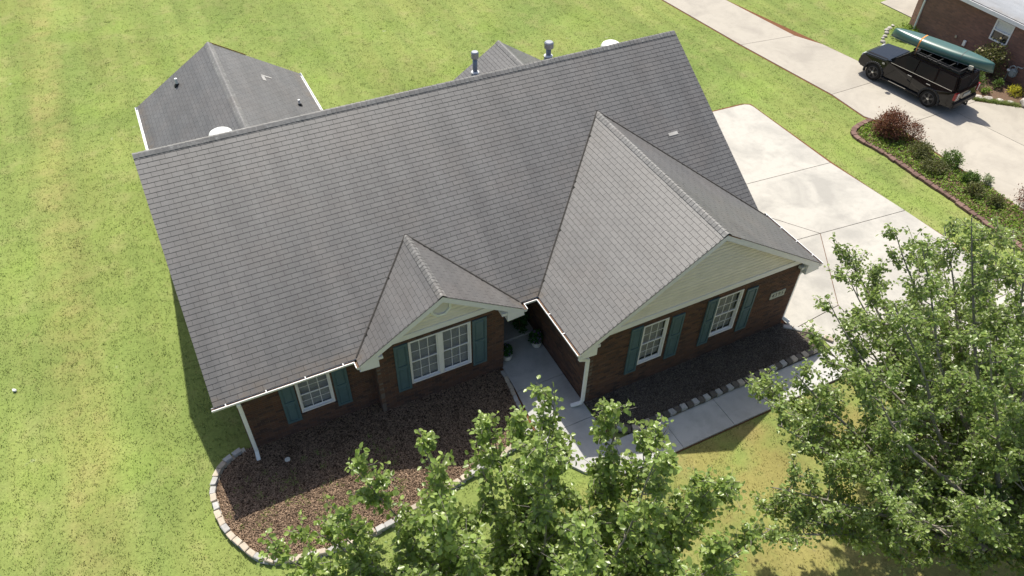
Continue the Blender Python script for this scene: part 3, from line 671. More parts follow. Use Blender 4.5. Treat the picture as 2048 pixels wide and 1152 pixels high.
# ---- gable trim: siding boards, frieze, rake boards, cornice returns
def gable_front(F, u0x, xc, w, yf, yw, zfb, zft, vent=False):
    Fw = Frame((0, yw, 0), (1, 0, 0), (0, -1, 0)); zr = lambda x: HE+(w-abs(x-xc))*PM
    apex = HE+w*PM
    b = MB(); xa = xc-w+(zft+.12-HE)/PM; xb = 2*xc-xa
    b.fprism(Fw, [(xa, zft), (xb, zft), (xc, apex-.1)], -.06, .0); gs = b.build('gable_siding', MT['siding'], house)
    z = zft
    while z < apex-.18:
        z1 = z+.125; h0 = w-(z+.06-HE+.06)/PM; h1 = max(w-(z1+.06-HE+.06)/PM, .02); zm_ = z+.078; hm = h0+(h1-h0)*.62
        s = MB(); P = lambda x, n, zz: Fw.P(x, n, zz)
        s.hexa([P(xc-h0, .034, z), P(xc+h0, .034, z), P(xc+h0, .001, z), P(xc-h0, .001, z), P(xc-hm, .031, zm_), P(xc+hm, .031, zm_), P(xc+hm, .001, zm_), P(xc-hm, .001, zm_)])
        s.hexa([P(xc-hm, .031, zm_), P(xc+hm, .031, zm_), P(xc+hm, .001, zm_), P(xc-hm, .001, zm_), P(xc-h1, .004, z1), P(xc+h1, .004, z1), P(xc+h1, .001, z1), P(xc-h1, .001, z1)], skip=(0,))
        s.build('siding_board', MT['siding'], gs); z = z1
    b = MB(); hf = w-(zfb+.16-HE)/PM; hg = w-(zft+.16-HE)/PM
    b.fprism(Fw, [(xc-hf, zfb), (xc+hf, zfb), (xc+hg, zft), (xc-hg, zft)], .003, .055); b.build('frieze_board', MT['trim'], house)
    Ff = Frame((0, yf, 0), (1, 0, 0), (0, -1, 0)); dp = yf-yw
    for s_ in (-1, 1):
        P2 = lambda t_, dz: (xc+s_*(w-t_)*1.0, HE+t_*PM+dz)
        q = [P2(0, -.012), P2(w, -.012), P2(w, -.20), P2(.0, -.20)]
        if s_ < 0: q = q[::-1]
        b = MB(); b.fprism(Ff, q, -.03, .006); b.build('rake_board', MT['trim'], house)
        q = [P2(.0, -.065), P2(w, -.065), P2(w, -.085), P2(.0, -.085)]
        if s_ < 0: q = q[::-1]
        b = MB(); b.fprism(Ff, q, dp+.002, -.031); b.build('rake_soffit', MT['trim'], house)
        q = [P2(.0, .006), P2(w, .006), P2(w, -.010), P2(.0, -.010)]
        if s_ < 0: q = q[::-1]
        b = MB(); b.fprism(Ff, q, -.02, .012); b.build('drip_edge', MT['darkline'], house)
        # boxed cornice return
        rl = .50; q = [P2(-.02, -.20), P2(rl, -.20), (P2(rl, 0)[0], HE-.27), (P2(-.02, 0)[0], HE-.23)]
        if s_ < 0: q = q[::-1]
        b = MB(); b.fprism(Ff, q, dp+.004, .009); b.build('cornice_return', MT['trim'], house)
        q = [(P2(rl, 0)[0], HE+.0), (P2(rl+.14, 0)[0], HE+.0), (P2(rl+.14, 0)[0], HE-.09), (P2(rl, 0)[0], HE-.09)]
        if s_ > 0: q = q[::-1]
        b = MB(); b.fprism(Ff, q[::-1], dp+.004, -.06); b.build('cornice_block', MT['trim'], house)
    if vent:
        c = (xc+.02, apex-.62); R_ = .31; ang = [math.pi/8+k*math.pi/4 for k in range(8)]
        b = MB()
        for k in range(8):
            a0, a1 = ang[k], ang[(k+1) % 8]
            q = [(c[0]+R_*math.cos(a0), c[1]+R_*math.sin(a0)), (c[0]+R_*math.cos(a1), c[1]+R_*math.sin(a1)), (c[0]+(R_-.07)*math.cos(a1), c[1]+(R_-.07)*math.sin(a1)), (c[0]+(R_-.07)*math.cos(a0), c[1]+(R_-.07)*math.sin(a0))]
            b.fprism(Fw, q, .02, .085)
        vn = b.build('octagon_vent', MT['gut'], house)
        z = c[1]-.22
        while z < c[1]+.2:
            hw = min(.215, .33-abs(z+.02-c[1])*1.0)
            s = MB(); P = Fw.P; s.hexa([P(c[0]-hw, .048, z), P(c[0]+hw, .048, z), P(c[0]+hw, .04, z), P(c[0]-hw, .04, z), P(c[0]-hw, .028, z+.045), P(c[0]+hw, .028, z+.045), P(c[0]+hw, .02, z+.045), P(c[0]-hw, .02, z+.045)])
            s.build('vent_slat', MT['siding'], vn); z += .05
gable_front(F_gar, 9.34, XG, WG, -YG, GW, 2.77, 2.95); gable_front(F_bay, 4.05, XS, WS, -YS, BW, 2.74, 2.92, True)
b = MB(); b.bar((XG, -YG-.006, ZG-.02), (XG+.5, -YG-.006, ZG-.02-.5*PM), .006, .02); b.build('flashing', MT['copper'], house)
b = MB(); b.bar((XB+.05, YB+.004, ZB), (XB+1.2, YB+.004, ZB-1.15*PM), .01, .03); b.build('flashing', MT['copper'], house)
# soffits and fascia along the eaves
def eave(a, b_, inward, nm='fascia'):
    a = Vector((*a, 0)); b_ = Vector((*b_, 0)); u = (b_-a); ln = u.length; n_ = -Vector((*inward, 0)).normalized()
    F = Frame(a, u, n_); m = MB(); m.fbox(F, 0, ln, -.03, -.004, HE-.16, HE-.035); m.build(nm, MT['white'], house)
    m = MB(); m.fbox(F, 0, ln, -.42, -.032, HE-.185, HE-.165); m.build('soffit', MT['white'], house)
eave((0.02, 0), (XS-WS, 0), (0, 1)); eave((XS+WS, 0), (XG-WG, 0), (0, 1)); eave((XG-WG, 0), (XG-WG, -YG+.03), (1, 0)); eave((XG+WG, -YG+.03), (XG+WG, 0), (-1, 0))
# gutters: open troughs with hangers
def gutter(pts, outs, litter=True, hang=.8, start=.3, z=HE):
    """pts: xy polyline of the roof edge; outs: outward normals"""
    o = None; prof = [(.004, -.02), (.004, -.115), (.075, -.115), (.105, -.06), (.105, -.012), (.088, -.012), (.088, -.018), (.100, -.018), (.100, -.056), (.072, -.108), (.010, -.108), (.010, -.02)]
    k = len(pts); b = MB(); rings = []
    for i in range(k):
        P_ = Vector(pts[i])
        if i == 0: off = Vector(outs[0])
        elif i == k-1: off = Vector(outs[-1])
        else:
            n1, n2 = Vector(outs[i-1]), Vector(outs[i]); off = (n1+n2)/(1+n1.dot(n2))
        r = len(b.v); b.v += [(P_.x+off.x*d, P_.y+off.y*d, z+h) for d, h in prof]; rings.append(r)
    m = len(prof)
    for r, s in zip(rings, rings[1:]):
        for j in range(m): l = (j+1) % m; b.f.append((r+j, s+j, s+l, r+l))
    for r in (rings[0], rings[-1]): b.f.append(tuple(r+j for j in (0, 1, 2, 3, 4))); b.f.append(tuple(r+j for j in range(m)))
    gt = b.build('gutter', MT['gut'], house); bm = bmesh.new(); bm.from_mesh(gt.data); bmesh.ops.recalc_face_normals(bm, faces=bm.faces); bm.to_mesh(gt.data); bm.free()
    for i in range(k-1):
        a, c_ = Vector(pts[i]), Vector(pts[i+1]); ln = (c_-a).length; d = (c_-a)/ln; n_ = Vector(outs[i]); s = start
        while s < ln-.1:
            q = a+d*s; h = MB(); F = Frame((q.x, q.y, 0), (d.x, d.y, 0), (n_.x, n_.y, 0)); h.fbox(F, -.011, .011, .0, .106, z-.011, z-.004); h.build('gutter_hanger', MT['gut'], gt); s += hang
    for i in range(k-1 if litter else 0):      # leaf litter lying in the trough
        a, c_ = Vector(pts[i]), Vector(pts[i+1]); ln = (c_-a).length; d = (c_-a)/ln; F = Frame((a.x, a.y, 0), (d.x, d.y, 0), (outs[i][0], outs[i][1], 0))
        h = MB(); h.fbox(F, .012, ln-.012, .012, .086, z-.10, z-.045); h.build('gutter_litter', MT['soil'], gt)
    return gt
gutter([(-.06, 0), (XS-WS-.0, 0), (XS-WS-.0, -YS-.02)], [(0, -1), (-1, 0)], hang=.98, start=.34)
gutter([(XS+WS, -YS-.02), (XS+WS, 0), (XG-WG, 0), (XG-WG, -YG-.02)], [(1, 0), (0, -1), (-1, 0)], hang=.8, start=.75)
gutter([(XG+WG, -YG-.02), (XG+WG, 0.2)], [(1, 0)], hang=.7, start=.4)
gutter([(XB-WB, 2*D+.2), (XB-WB, YB+.02)], [(-1, 0)], False, hang=.8, start=.4); gutter([(XB+WB, YB+.02), (XB+WB, 2*D+.2)], [(1, 0)], False, hang=.8, start=.4)
# downspouts
def spout(pts, w=.10, h=.075):
    b = MB(); pts = [Vector(p) for p in pts]
    for i, (a, c_) in enumerate(zip(pts, pts[1:])):
        d = (c_-a).normalized(); up = Vector((0, 1, 0)) if abs(d.z) > .5 else Vector((0, 0, 1)); b.bar(a-d*.02*(i > 0), c_+d*.02, w, h, up)
    return b.build('downspout', MT['gut'], house, bevel=.008)
spout([(.55, -.055, HE-.12), (.55, -.055, HE-.2), (.55, .10, HE-.42), (.55, .10, .30), (.53, -.02, .07)])
spout([(XG-WG+.03, -YG+.06, HE-.12), (XG-WG+.03, -YG+.05, HE-.3), (9.20, -2.27, HE-.5), (9.20, -2.27, .38), (9.17, -2.25, .26), (8.93, -2.15, .14)])
spout([(17.1, -2.1, HE-.12), (17.1, -2.1, HE-.25), (16.66, -2.1, HE-.5), (16.66, -2.1, .25), (16.85, -2.25, .1)])
# flues and vents behind the ridge
def flue(x, y, h, r, cap):
    z = ZR-(y-D)*PM; b = MB(); b.hexa([(x-.2, y-.2, z+.2*PM), (x+.2, y-.2, z+.2*PM), (x+.2, y+.2, z-.2*PM), (x-.2, y+.2, z-.2*PM), (x-.2, y-.2, z+.2*PM+.02), (x+.2, y-.2, z+.2*PM+.02), (x+.2, y+.2, z-.2*PM+.02), (x-.2, y+.2, z-.2*PM+.02)])
    b.lathe([(r*1.9, -.05), (r*1.5, .16)], (x, y, z), 18); f = b.build('flue', MT['lead'], house)
    b = MB(); b.lathe([(r, 0), (r, h-.15)], (x, y, z), 18); b.build('flue_pipe', MT['lead'], f, True)
    b = MB(); b.lathe([(r*1.75, .0), (r*1.75, .02), (r*1.3, .05)], (x, y, z+.17), 18); b.build('storm_collar', MT['pvc'], f)
    b = MB(); b.lathe([(r*1.1, -.24), (r*cap, -.20), (r*cap, -.03), (r*cap*.8, 0)], (x, y, z+h), 20); b.build('flue_cap', MT['metal'], f, False)
flue(10.02, 6.65, .86, .075, 1.6); flue(12.66, 6.75, .66, .085, 1.8)
def box_vent(x, y):
    z = ZR-(y-D)*PM; b = MB(); b.lathe([(.34, -.30), (.34, -.02), (.30, .07), (.22, .12), (.02, .13)], (x, y, z), 24); b.build('dome_vent', MT['pvc'], house, True)
box_vent(2.25, 6.25); box_vent(14.75, 6.3)
def pipe(x, y, z, h=.26, r=.05):
    b = MB(); b.lathe([(r, -.08), (r, h), (r*.8, h)], (x, y, z), 16); v = b.build('vent_pipe', MT['pvc'], house); b = MB(); b.lathe([(r*2.6, -.10), (r*2.3, .0), (r*1.15, .07)], (x, y, z), 16); b.build('pipe_boot', MT['rubber'], v)
pipe(1.68, 14.2, HE+PM*(1.68-XB+WB)); pipe(5.42, 11.95, HE+PM*(XB+WB-5.42), .22, .04)

# ------------------------------------------------------------------ edging walls of small blocks
def block_mesh(l, w, h, taper, seed):
    rnd = random.Random(seed); m = MB(); l2, w2 = l/2, w/2
    m.hexa([(-l2, -w2, 0), (l2, -w2, 0), (l2-taper, w2, 0), (-l2+taper, w2, 0), (-l2, -w2, h), (l2, -w2, h), (l2-taper, w2, h), (-l2+taper, w2, h)])
    me = m.mesh('block'); bm = bmesh.new(); bm.from_mesh(me); bmesh.ops.bevel(bm, geom=bm.edges[:], offset=.012, segments=1, affect='EDGES')
    for v in bm.verts: v.co += Vector((rnd.uniform(-.006, .006), rnd.uniform(-.006, .006), rnd.uniform(-.005, .005)))
    bm.to_mesh(me); bm.free(); return me
def edging(name, label, pts, mats, size=(.205, .15, .095), step=.21, z0=0, courses=1, pattern=None, cat='garden edging', jit=.012, flip=1):
    e = thing(name, label, cat, (pts[0][0], pts[0][1], 0)); l, w, h = size
    lib = {}
    path = spline(pts, step) if len(pts) > 2 else np.linspace(pts[0], pts[1], int(round(math.dist(pts[0], pts[1])/step))+1)
    for c in range(courses):
        for i in range(len(path)-1):
            a, b_ = Vector(path[i]), Vector(path[i+1]); d = (b_-a).normalized(); mid = (a+b_)/2
            if c % 2 and courses > 1: mid = mid+d*step*.5*random.uniform(.8, 1.1)
            mk = pattern(i, c) if pattern else random.choice(mats)
            key = (mk, random.randrange(3))
            if key not in lib:
                me = block_mesh(l, w, h, .016*flip, hash(key) % 999 + len(lib)); me.materials.append(MT[mk]); lib[key] = me
            o = bpy.data.objects.new('block', lib[key]); COL.objects.link(o); setpar(o, e)
            n_ = Vector((-d.y, d.x)); q = mid+n_*random.uniform(-jit, jit)
            o.location = (q.x, q.y, z0+c*(h+.002)); o.rotation_euler = (random.uniform(-.05, .05), random.uniform(-.04, .04), math.atan2(d.y, d.x)+random.uniform(-.09, .09))
    return e
edging('block_edging', 'curved tan and grey block edging round the front mulch bed', [(.28, .48), (-.12, .33), (-.5, .03), (-.72, -.45), (-.75, -1.25), (-.55, -1.98), (-.12, -2.76), (.55, -3.17), (1.6, -3.38), (2.9, -3.35), (4.4, -3.1), (6.0, -2.82), (7.0, -2.6), (7.4, -2.42)], ['b_tan', 'b_grey', 'b_tan', 'b_grey', 'b_grey'], (.245, .145, .10), .25, -.02, 2, jit=.02)
edging('block_edging', 'low straight row of tan blocks between front mulch bed and entry walk', [(7.5, -2.3), (7.55, -1.8), (7.66, -1.0), (7.74, -.1)], ['b_tan', 'b_grey'], (.25, .12, .10), .255, -.0, 1)
edging('block_edging', 'two course block wall with alternating pale and charcoal tops beside walk', [(9.62, -2.62), (9.72, -3.25), (9.95, -3.55), (10.4, -3.6), (13, -3.6), (16.9, -3.58)], ['b_dark'], (.20, .18, .115), .205, -.01, 2,
       lambda i, c: (random.choice(['b_mid', 'b_dark', 'b_mid']) if c == 0 else (random.choice(['b_tan', 'b_grey']) if i % 2 else 'b_dark')))
edging('block_edging', 'short row of pale flat blocks between garage bed and driveway', [(16.55, -2.32), (16.95, -2.66), (17.35, -3.05), (17.6, -3.5)], ['b_tan', 'b_grey'], (.30, .16, .12), .31, .0, 1)
edging('block_edging', 'weathered red block wall on lawn side of the neighbouring flower bed', [(28.45, 5.62), (27.75, 5.55), (27.1, 5.32), (26.82, 4.85), (26.9, 4.2), (27.0, 3.4), (27.0, 2.4), (27.05, .3), (26.98, -1.4), (26.95, -5)], ['b_red'], (.30, .22, .13), .305, -.02, 1, jit=.025)
edging('block_edging', 'sunken red block row along the concrete side of the neighbouring flower bed', [(28.95, 4.6), (28.75, 3.4), (28.68, 2.0), (28.95, 0), (28.82, -1), (28.9, -5)], ['b_red'], (.30, .18, .10), .31, -.03, 1, jit=.03)
def rock(name, x, y, z, r, label, group=None, sq=.6):
    bm = bmesh.new(); bmesh.ops.create_icosphere(bm, subdivisions=2, radius=r); s = random.random()*50
    from mathutils import noise as mn
    for v in bm.verts: v.co *= 1+.35*mn.noise(v.co*(1.6/r)+Vector((s, s, s))); v.co.z *= sq
    me = bpy.data.meshes.new('stone'); bm.to_mesh(me); bm.free(); o = link(name, me, MT['rock']); o.location = (x, y, z); o.rotation_euler = (0, 0, random.random()*6); tag(o, label, 'stone', group); return o
ORD = ['first', 'second', 'third', 'fourth', 'fifth', 'sixth', 'seventh', 'eighth', 'ninth', 'tenth', 'eleventh']
for k, (x, y) in enumerate(spline([(34.2, 10.3), (34.6, 10.95), (35.3, 11.45), (36.0, 11.85), (36.5, 12.1)], .38)): rock('edging_stone', x+random.uniform(-.06, .06), y+random.uniform(-.06, .06), .04, random.uniform(.08, .14), ORD[k]+' pale stone counted from the car bonnet towards the brick corner', 'stones edging the lawn by the brick corner')
for k, (x, y) in enumerate([(34.1, 5.25), (34.45, 5.0), (34.75, 4.72), (35.1, 4.35), (35.4, 4.05)]): rock('edging_stone', x, y, .05, random.uniform(.16, .22), ORD[k]+' flat grey stone counted from the rear bumper towards the boulder', 'stones edging the bed behind the car', .35)
rock('boulder', 35.85, 3.5, .12, .36, 'large grey boulder at the corner of bed by right edge', None, .7)

# ------------------------------------------------------------------ loose ground cover
def np_mesh(name, verts, faces, m, parent=None):
    me = bpy.data.meshes.new(name); nv, nf = len(verts), len(faces); k = faces.shape[1]
    me.vertices.add(nv); me.vertices.foreach_set('co', verts.astype(np.float32).ravel())
    me.loops.add(nf*k); me.loops.foreach_set('vertex_index', faces.astype(np.int32).ravel())
    me.polygons.add(nf); me.polygons.foreach_set('loop_start', np.arange(0, nf*k, k, dtype=np.int32)); me.polygons.foreach_set('loop_total', np.full(nf, k, dtype=np.int32))
    me.update(calc_edges=True); me.validate(); return link(name, me, m, parent)
lawn_out = [[(16.8, 9.4), (24.0, 9.15), (24.5, 8.8), (24.6, 4), (24.8, 1), (25.15, -3), (25.55, -26), (16.8, -26)],
    [(26.0, 32), (29.2, 31), (30.42, 18.4), (31.62, 12), (31.97, 9.9), (34.05, 9.9), (34.1, 8.0), (36.0, 8.9), (37.0, 8.6), (37.2, 11.3), (38.05, 12.2), (38.05, 14.5), (41.5, 15), (60, 15), (60, -26), (27, -26), (26.8, 4.9), (27.2, 5.5), (28.4, 5.8), (28.42, 8), (27.7, 13.6), (27.15, 19.8)],
    [(7.5, 2), (9.4, 2), (9.4, -3), (17.4, -3), (17.4, -4.74), (9.2, -4.74), (7.6, -3.4)], [tuple(q) for q in bed1_poly], [(.4, .35), (16.7, .35), (16.7, 11.3), (5.9, 11.3), (5.9, 14.9), (.4, 14.9)], [(9.3, .4), (9.3, -3.6), (17.2, -3.6), (16.7, .4)]]
zone = [(-12, -6), (2, -9), (14, -16), (22, -16), (50, 4), (50, 20), (30, 32), (-12, 42)]
lawn_out = [inset(ccw(q), .05) if k_ < 3 else q for k_, q in enumerate(lawn_out)]
def scatter(n, poly, outs=()):
    xs = [q[0] for q in poly]; ys = [q[1] for q in poly]
    x = RNG.uniform(min(xs), max(xs), n); y = RNG.uniform(min(ys), max(ys), n); k = in_poly(x, y, poly)
    for o_ in outs: k &= ~in_poly(x, y, o_)
    return x[k], y[k]
def blades(x, y, h, per, name, m, spread=.035, width=.011, z=0, kind='stuff', label=None, cat=None):
    n = len(x); N = n*per; bx = np.repeat(x, per)+RNG.normal(0, spread, N); by = np.repeat(y, per)+RNG.normal(0, spread, N)
    hh = np.repeat(h, per)*RNG.uniform(.55, 1.2, N); a = RNG.uniform(0, 2*np.pi, N); ln = RNG.uniform(.4, 1.3, N)*hh; wd = width*RNG.uniform(.7, 1.5, N)
    ca, sa = np.cos(a), np.sin(a)
    v = np.zeros((N, 3, 3)); v[:, 0] = np.stack([bx-sa*wd, by+ca*wd, np.full(N, z)], 1); v[:, 1] = np.stack([bx+sa*wd, by-ca*wd, np.full(N, z)], 1); v[:, 2] = np.stack([bx+ca*ln, by+sa*ln, z+hh], 1)
    o = np_mesh(name, v.reshape(-1, 3), np.arange(N*3).reshape(-1, 3), m); tag(o, label, cat, kind=kind); return o
gx, gy = scatter(330000, zone, lawn_out)
d_ = np.hypot(gx-CAM.x, gy-CAM.y); keep = RNG.random(len(gx)) < np.clip(1.15-d_/55, .35, 1)
clay = np.clip((-gy-4.2)/2, 0, 1)*np.clip((gx-5.5)/3, 0, 1); keep &= RNG.random(len(gx)) > clay*.55
gx, gy = gx[keep], gy[keep]
hh = np.full(len(gx), .034)*RNG.uniform(.7, 1.5, len(gx))
nc = 120; cx_, cy_ = scatter(nc*2, zone, lawn_out); rep = 7      # coarser weed clumps here and there
cx2 = np.repeat(cx_, rep)+RNG.normal(0, .07, len(cx_)*rep); cy2 = np.repeat(cy_, rep)+RNG.normal(0, .07, len(cx_)*rep)
gx = np.concatenate([gx, cx2]); gy = np.concatenate([gy, cy2]); hh = np.concatenate([hh, RNG.uniform(.04, .075, len(cx2))])
blades(gx, gy, hh, 4, 'grass', MT['blade'], .05, .0095, 0, 'stuff', 'short mown green grass covering the lawns', 'grass')
def chips(n, poly, z, name, m, size=.03, label=None):
    x, y = scatter(n, poly); N = len(x); a = RNG.uniform(0, 6.28, N); l = size*RNG.uniform(.5, 1.6, N); w = size*.22*RNG.uniform(.6, 1.6, N); tl = RNG.normal(0, .45, N); ro = RNG.normal(0, .5, N)
    ux, uy = np.cos(a), np.sin(a); zc = z+RNG.uniform(.004, .028, N); t = .008
    v = np.zeros((N, 8, 3))
    for k, (su, sv, sw) in enumerate([(-1, -1, -1), (1, -1, -1), (1, 1, -1), (-1, 1, -1), (-1, -1, 1), (1, -1, 1), (1, 1, 1), (-1, 1, 1)]):
        v[:, k, 0] = x+su*l*ux-sv*w*uy; v[:, k, 1] = y+su*l*uy+sv*w*ux; v[:, k, 2] = zc+su*l*np.sin(tl)*.7+sv*w*np.sin(ro)+sw*t/2
    f = np.array([(4, 5, 6, 7), (0, 1, 5, 4), (1, 2, 6, 5), (2, 3, 7, 6), (3, 0, 4, 7)])
    F_ = (np.arange(N)[:, None, None]*8+f[None]).reshape(-1, 4)
    o = np_mesh(name, v.reshape(-1, 3), F_, m); tag(o, label, 'mulch', kind='stuff')
chips(44000, bed1_poly, .045, 'bark_mulch', MT['chip'], .028, 'brown bark chips covering the front bed')
chips(26000, bed2_poly, .05, 'dark_bark_mulch', MT['chip2'], .027, 'dark bark chips covering the garage bed')
wx, wy = scatter(170, bed1_poly); k = (wy < -.5) & (wx < 4); blades(wx[k], wy[k], np.full(k.sum(), .07), 14, 'weeds', MT['blade'], .06, .012, .05, 'stuff', 'sparse green weeds sprouting in the front mulch', 'weeds')

# ------------------------------------------------------------------ plants
def leaf_verts(P, A, Nn, size, w=.74, fold=.16):
    """arrays: base point, axis, normal; returns 6 verts per leaf (pointed oval folded at the midrib)"""
    S = np.cross(A, Nn); S /= np.linalg.norm(S, axis=1, keepdims=True)+1e-9; Nn = np.cross(S, A)
    s = size[:, None]; n = len(P); v = np.zeros((n, 6, 3))
    v[:, 0] = P; v[:, 1] = P+A*s*.35+S*s*w*.5+Nn*s*fold*.5; v[:, 2] = P+A*s*.75+S*s*w*.36+Nn*s*fold*.25
    v[:, 3] = P+A*s-Nn*s*.12; v[:, 4] = P+A*s*.75-S*s*w*.36+Nn*s*fold*.25; v[:, 5] = P+A*s*.35-S*s*w*.5+Nn*s*fold*.5
    return v
LF = np.array([(0, 1, 2), (0, 2, 3), (0, 3, 4), (0, 4, 5)])
def leaves_mesh(name, P, A, Nn, size, m, parent, w=.74):
    v = leaf_verts(np.asarray(P), np.asarray(A), np.asarray(Nn), np.asarray(size), w); n = len(v)
    f = (np.arange(n)[:, None, None]*6+LF[None]).reshape(-1, 3)
    return np_mesh(name, v.reshape(-1, 3), f, m, parent)
def unit(v): return v/(np.linalg.norm(v, axis=-1, keepdims=True)+1e-9)
def bush(name, label, x, y, rx, ry, h, n, size, mk, cat='shrub', z=.04, group=None, stems=7, flowers=None, upright=.5, w=.5, core=.35):
    t = thing(name, label, cat, (x, y, z), group)
    b = MB(); tips = []
    for k in range(stems):
        a = 2*math.pi*k/stems+random.uniform(-.4, .4); r = random.uniform(.25, .8)
        tip = Vector((x+rx*r*math.cos(a), y+ry*r*math.sin(a), z+h*random.uniform(.6, .95))); tips.append(tip)
        mid = Vector((x, y, z)).lerp(tip, .5)+Vector((0, 0, h*.12)); b.tube([(x+.03*math.cos(a), y+.03*math.sin(a), z), mid, tip], [.014, .009, .004], 5)
    b.build('stem', MT['stem'], t)
    # leaves in clumps through the volume
    nc = max(8, n//28); ca = RNG.uniform(0, 2*np.pi, nc); cr = np.sqrt(RNG.uniform(.02, 1, nc)); chh = RNG.uniform(.15, 1, nc)
    prof = np.sqrt(np.clip(1-(chh*2-1)**2*.75, .1, 1)); cx = x+rx*cr*np.cos(ca)*prof*.88; cy = y+ry*cr*np.sin(ca)*prof*.88; czz = z+h*chh*(1-.18*cr)
    i = RNG.integers(0, nc, n); P = np.stack([cx[i], cy[i], czz[i]], 1)+RNG.normal(0, 1, (n, 3))*np.array([rx*.16, ry*.16, h*.12]); P[:, 2] = np.maximum(P[:, 2], z+.02)
    A = unit(RNG.normal(0, 1, (n, 3))+np.array([0, 0, upright])+unit(P-np.array([x, y, z+h*.3]))*.8); Nn = unit(RNG.normal(0, .6, (n, 3))+np.array([0, 0, 1]))
    leaves_mesh('foliage', P, A, Nn, size*RNG.uniform(.6, 1.35, n), MT[mk], t, w)
    if flowers:
        fm, fn, fs = flowers; i = RNG.integers(0, n, fn); Q = P[i]+unit(P[i]-np.array([x, y, z+h*.2]))*.05
        rep = np.repeat(Q, 5, 0); AA = unit(RNG.normal(0, 1, (fn*5, 3))+np.array([0, 0, .6])); tag(leaves_mesh('flowers', rep, AA, unit(RNG.normal(0, .3, (fn*5, 3))+np.array([0, 0, 1])), fs*RNG.uniform(.8, 1.2, fn*5), MT[fm], t, .9), kind='stuff')
    return t
bush('red_shrub', 'dark red leafed shrub at the curved end of the block edged bed', 28.15, 4.45, .72, .72, 1.05, 5200, .075, 'redleaf', upright=.9, w=.4)
bush('brown_shrub', 'brownish half bare shrub just right of the dark red one', 28.75, 3.75, .48, .5, .75, 1500, .065, 'redleaf', upright=.8, w=.35)
for lb, x, y, rx, h, n, mk in (
    ('low olive green bush in middle of the block edged bed', 28.25, 2.75, .55, .5, 900, 'oliveleaf'), ('darker round bush beside the concrete, halfway along the bed', 28.75, 1.75, .42, .6, 800, 'greenleaf'),
    ('spreading olive bush against lawn side blocks, halfway along bed', 27.85, 1.75, .55, .42, 900, 'oliveleaf'), ('small dark green bush near the pale leaved plant', 28.55, .55, .36, .45, 600, 'greenleaf'),
    ('olive tuft of shoots near the tree end of block edged bed', 28.0, -.05, .36, .45, 600, 'oliveleaf'), ('small dull bush last before the foreground tree covers bed', 28.2, -.85, .34, .4, 500, 'oliveleaf')):
    bush('low_bush', lb, x, y, rx, rx*1.1, h, n*2, .065, mk, group='low bushes in the block edged bed')
bush('pale_plant', 'pale silvery leaved plant next to concrete in block edged bed', 29.0, .25, .28, .28, .35, 260, .085, 'paleleaf', 'plant')
bush('red_shrub', 'reddish shrub cut by the right edge, beside neighbouring concrete', 29.25, -1.55, .6, .7, .9, 1900, .07, 'redleaf', upright=.8, w=.4)
gx, gy = scatter(9500, bed3_poly); P = np.stack([gx, gy, np.full(len(gx), .05)+RNG.uniform(0, .12, len(gx))], 1); n = len(P); msk = RNG.random(n) < .85
cover = leaves_mesh('ground_cover', P, unit(RNG.normal(0, 1, (n, 3))+np.array([0, 0, .5])), unit(RNG.normal(0, .5, (n, 3))+np.array([0, 0, 1])), .085*RNG.uniform(.6, 1.4, n), MT['limeleaf'], None, .6); tag(cover, 'bright green ground cover filling the block edged bed', 'ground cover', kind='stuff')
# bed behind the car
bush('rose_bush', 'tall rose bush with cream blooms against the neighbouring brick wall', 36.35, 6.35, .75, .95, 1.5, 1500, .10, 'oliveleaf', flowers=('rose', 26, .07), w=.55)
bush('green_bush', 'low dark bush under the rear of the canoe', 35.1, 6.0, .5, .6, .7, 700, .08, 'greenleaf')
bush('gold_bush', 'small bright golden yellow bush by right edge of photo', 36.2, 4.5, .38, .34, .38, 700, .07, 'goldleaf', w=.35)
bush('green_bush', 'small green plant between golden bush and rose bush', 35.9, 5.2, .3, .3, .4, 350, .08, 'greenleaf', 'plant')
bush('green_bush', 'little green clump just behind the rear bumper', 35.1, 5.2, .26, .26, .28, 300, .07, 'limeleaf', 'plant')
bush('lawn_plant', 'bright green leafy clump at the brick corner past the canoe tip', 36.0, 10.9, .65, .6, .5, 900, .1, 'limeleaf', 'plant')
x = RNG.uniform(34.1, 35.5, 260); y = 5.0-(x-34.1)*.9+RNG.normal(0, .07, 260); blades(x, y, np.full(260, .12), 7, 'edging_grass', MT['blade'], .05, .012, .02, 'stuff', 'strip of longer grass along stones behind the car', 'grass')
# dark shrub at the far corner of the lawn
bush('dark_shrub', 'dark green shrub cut off by the top left corner', -6.1, 33.6, .9, .9, 1.2, 1200, .12, 'greenleaf')

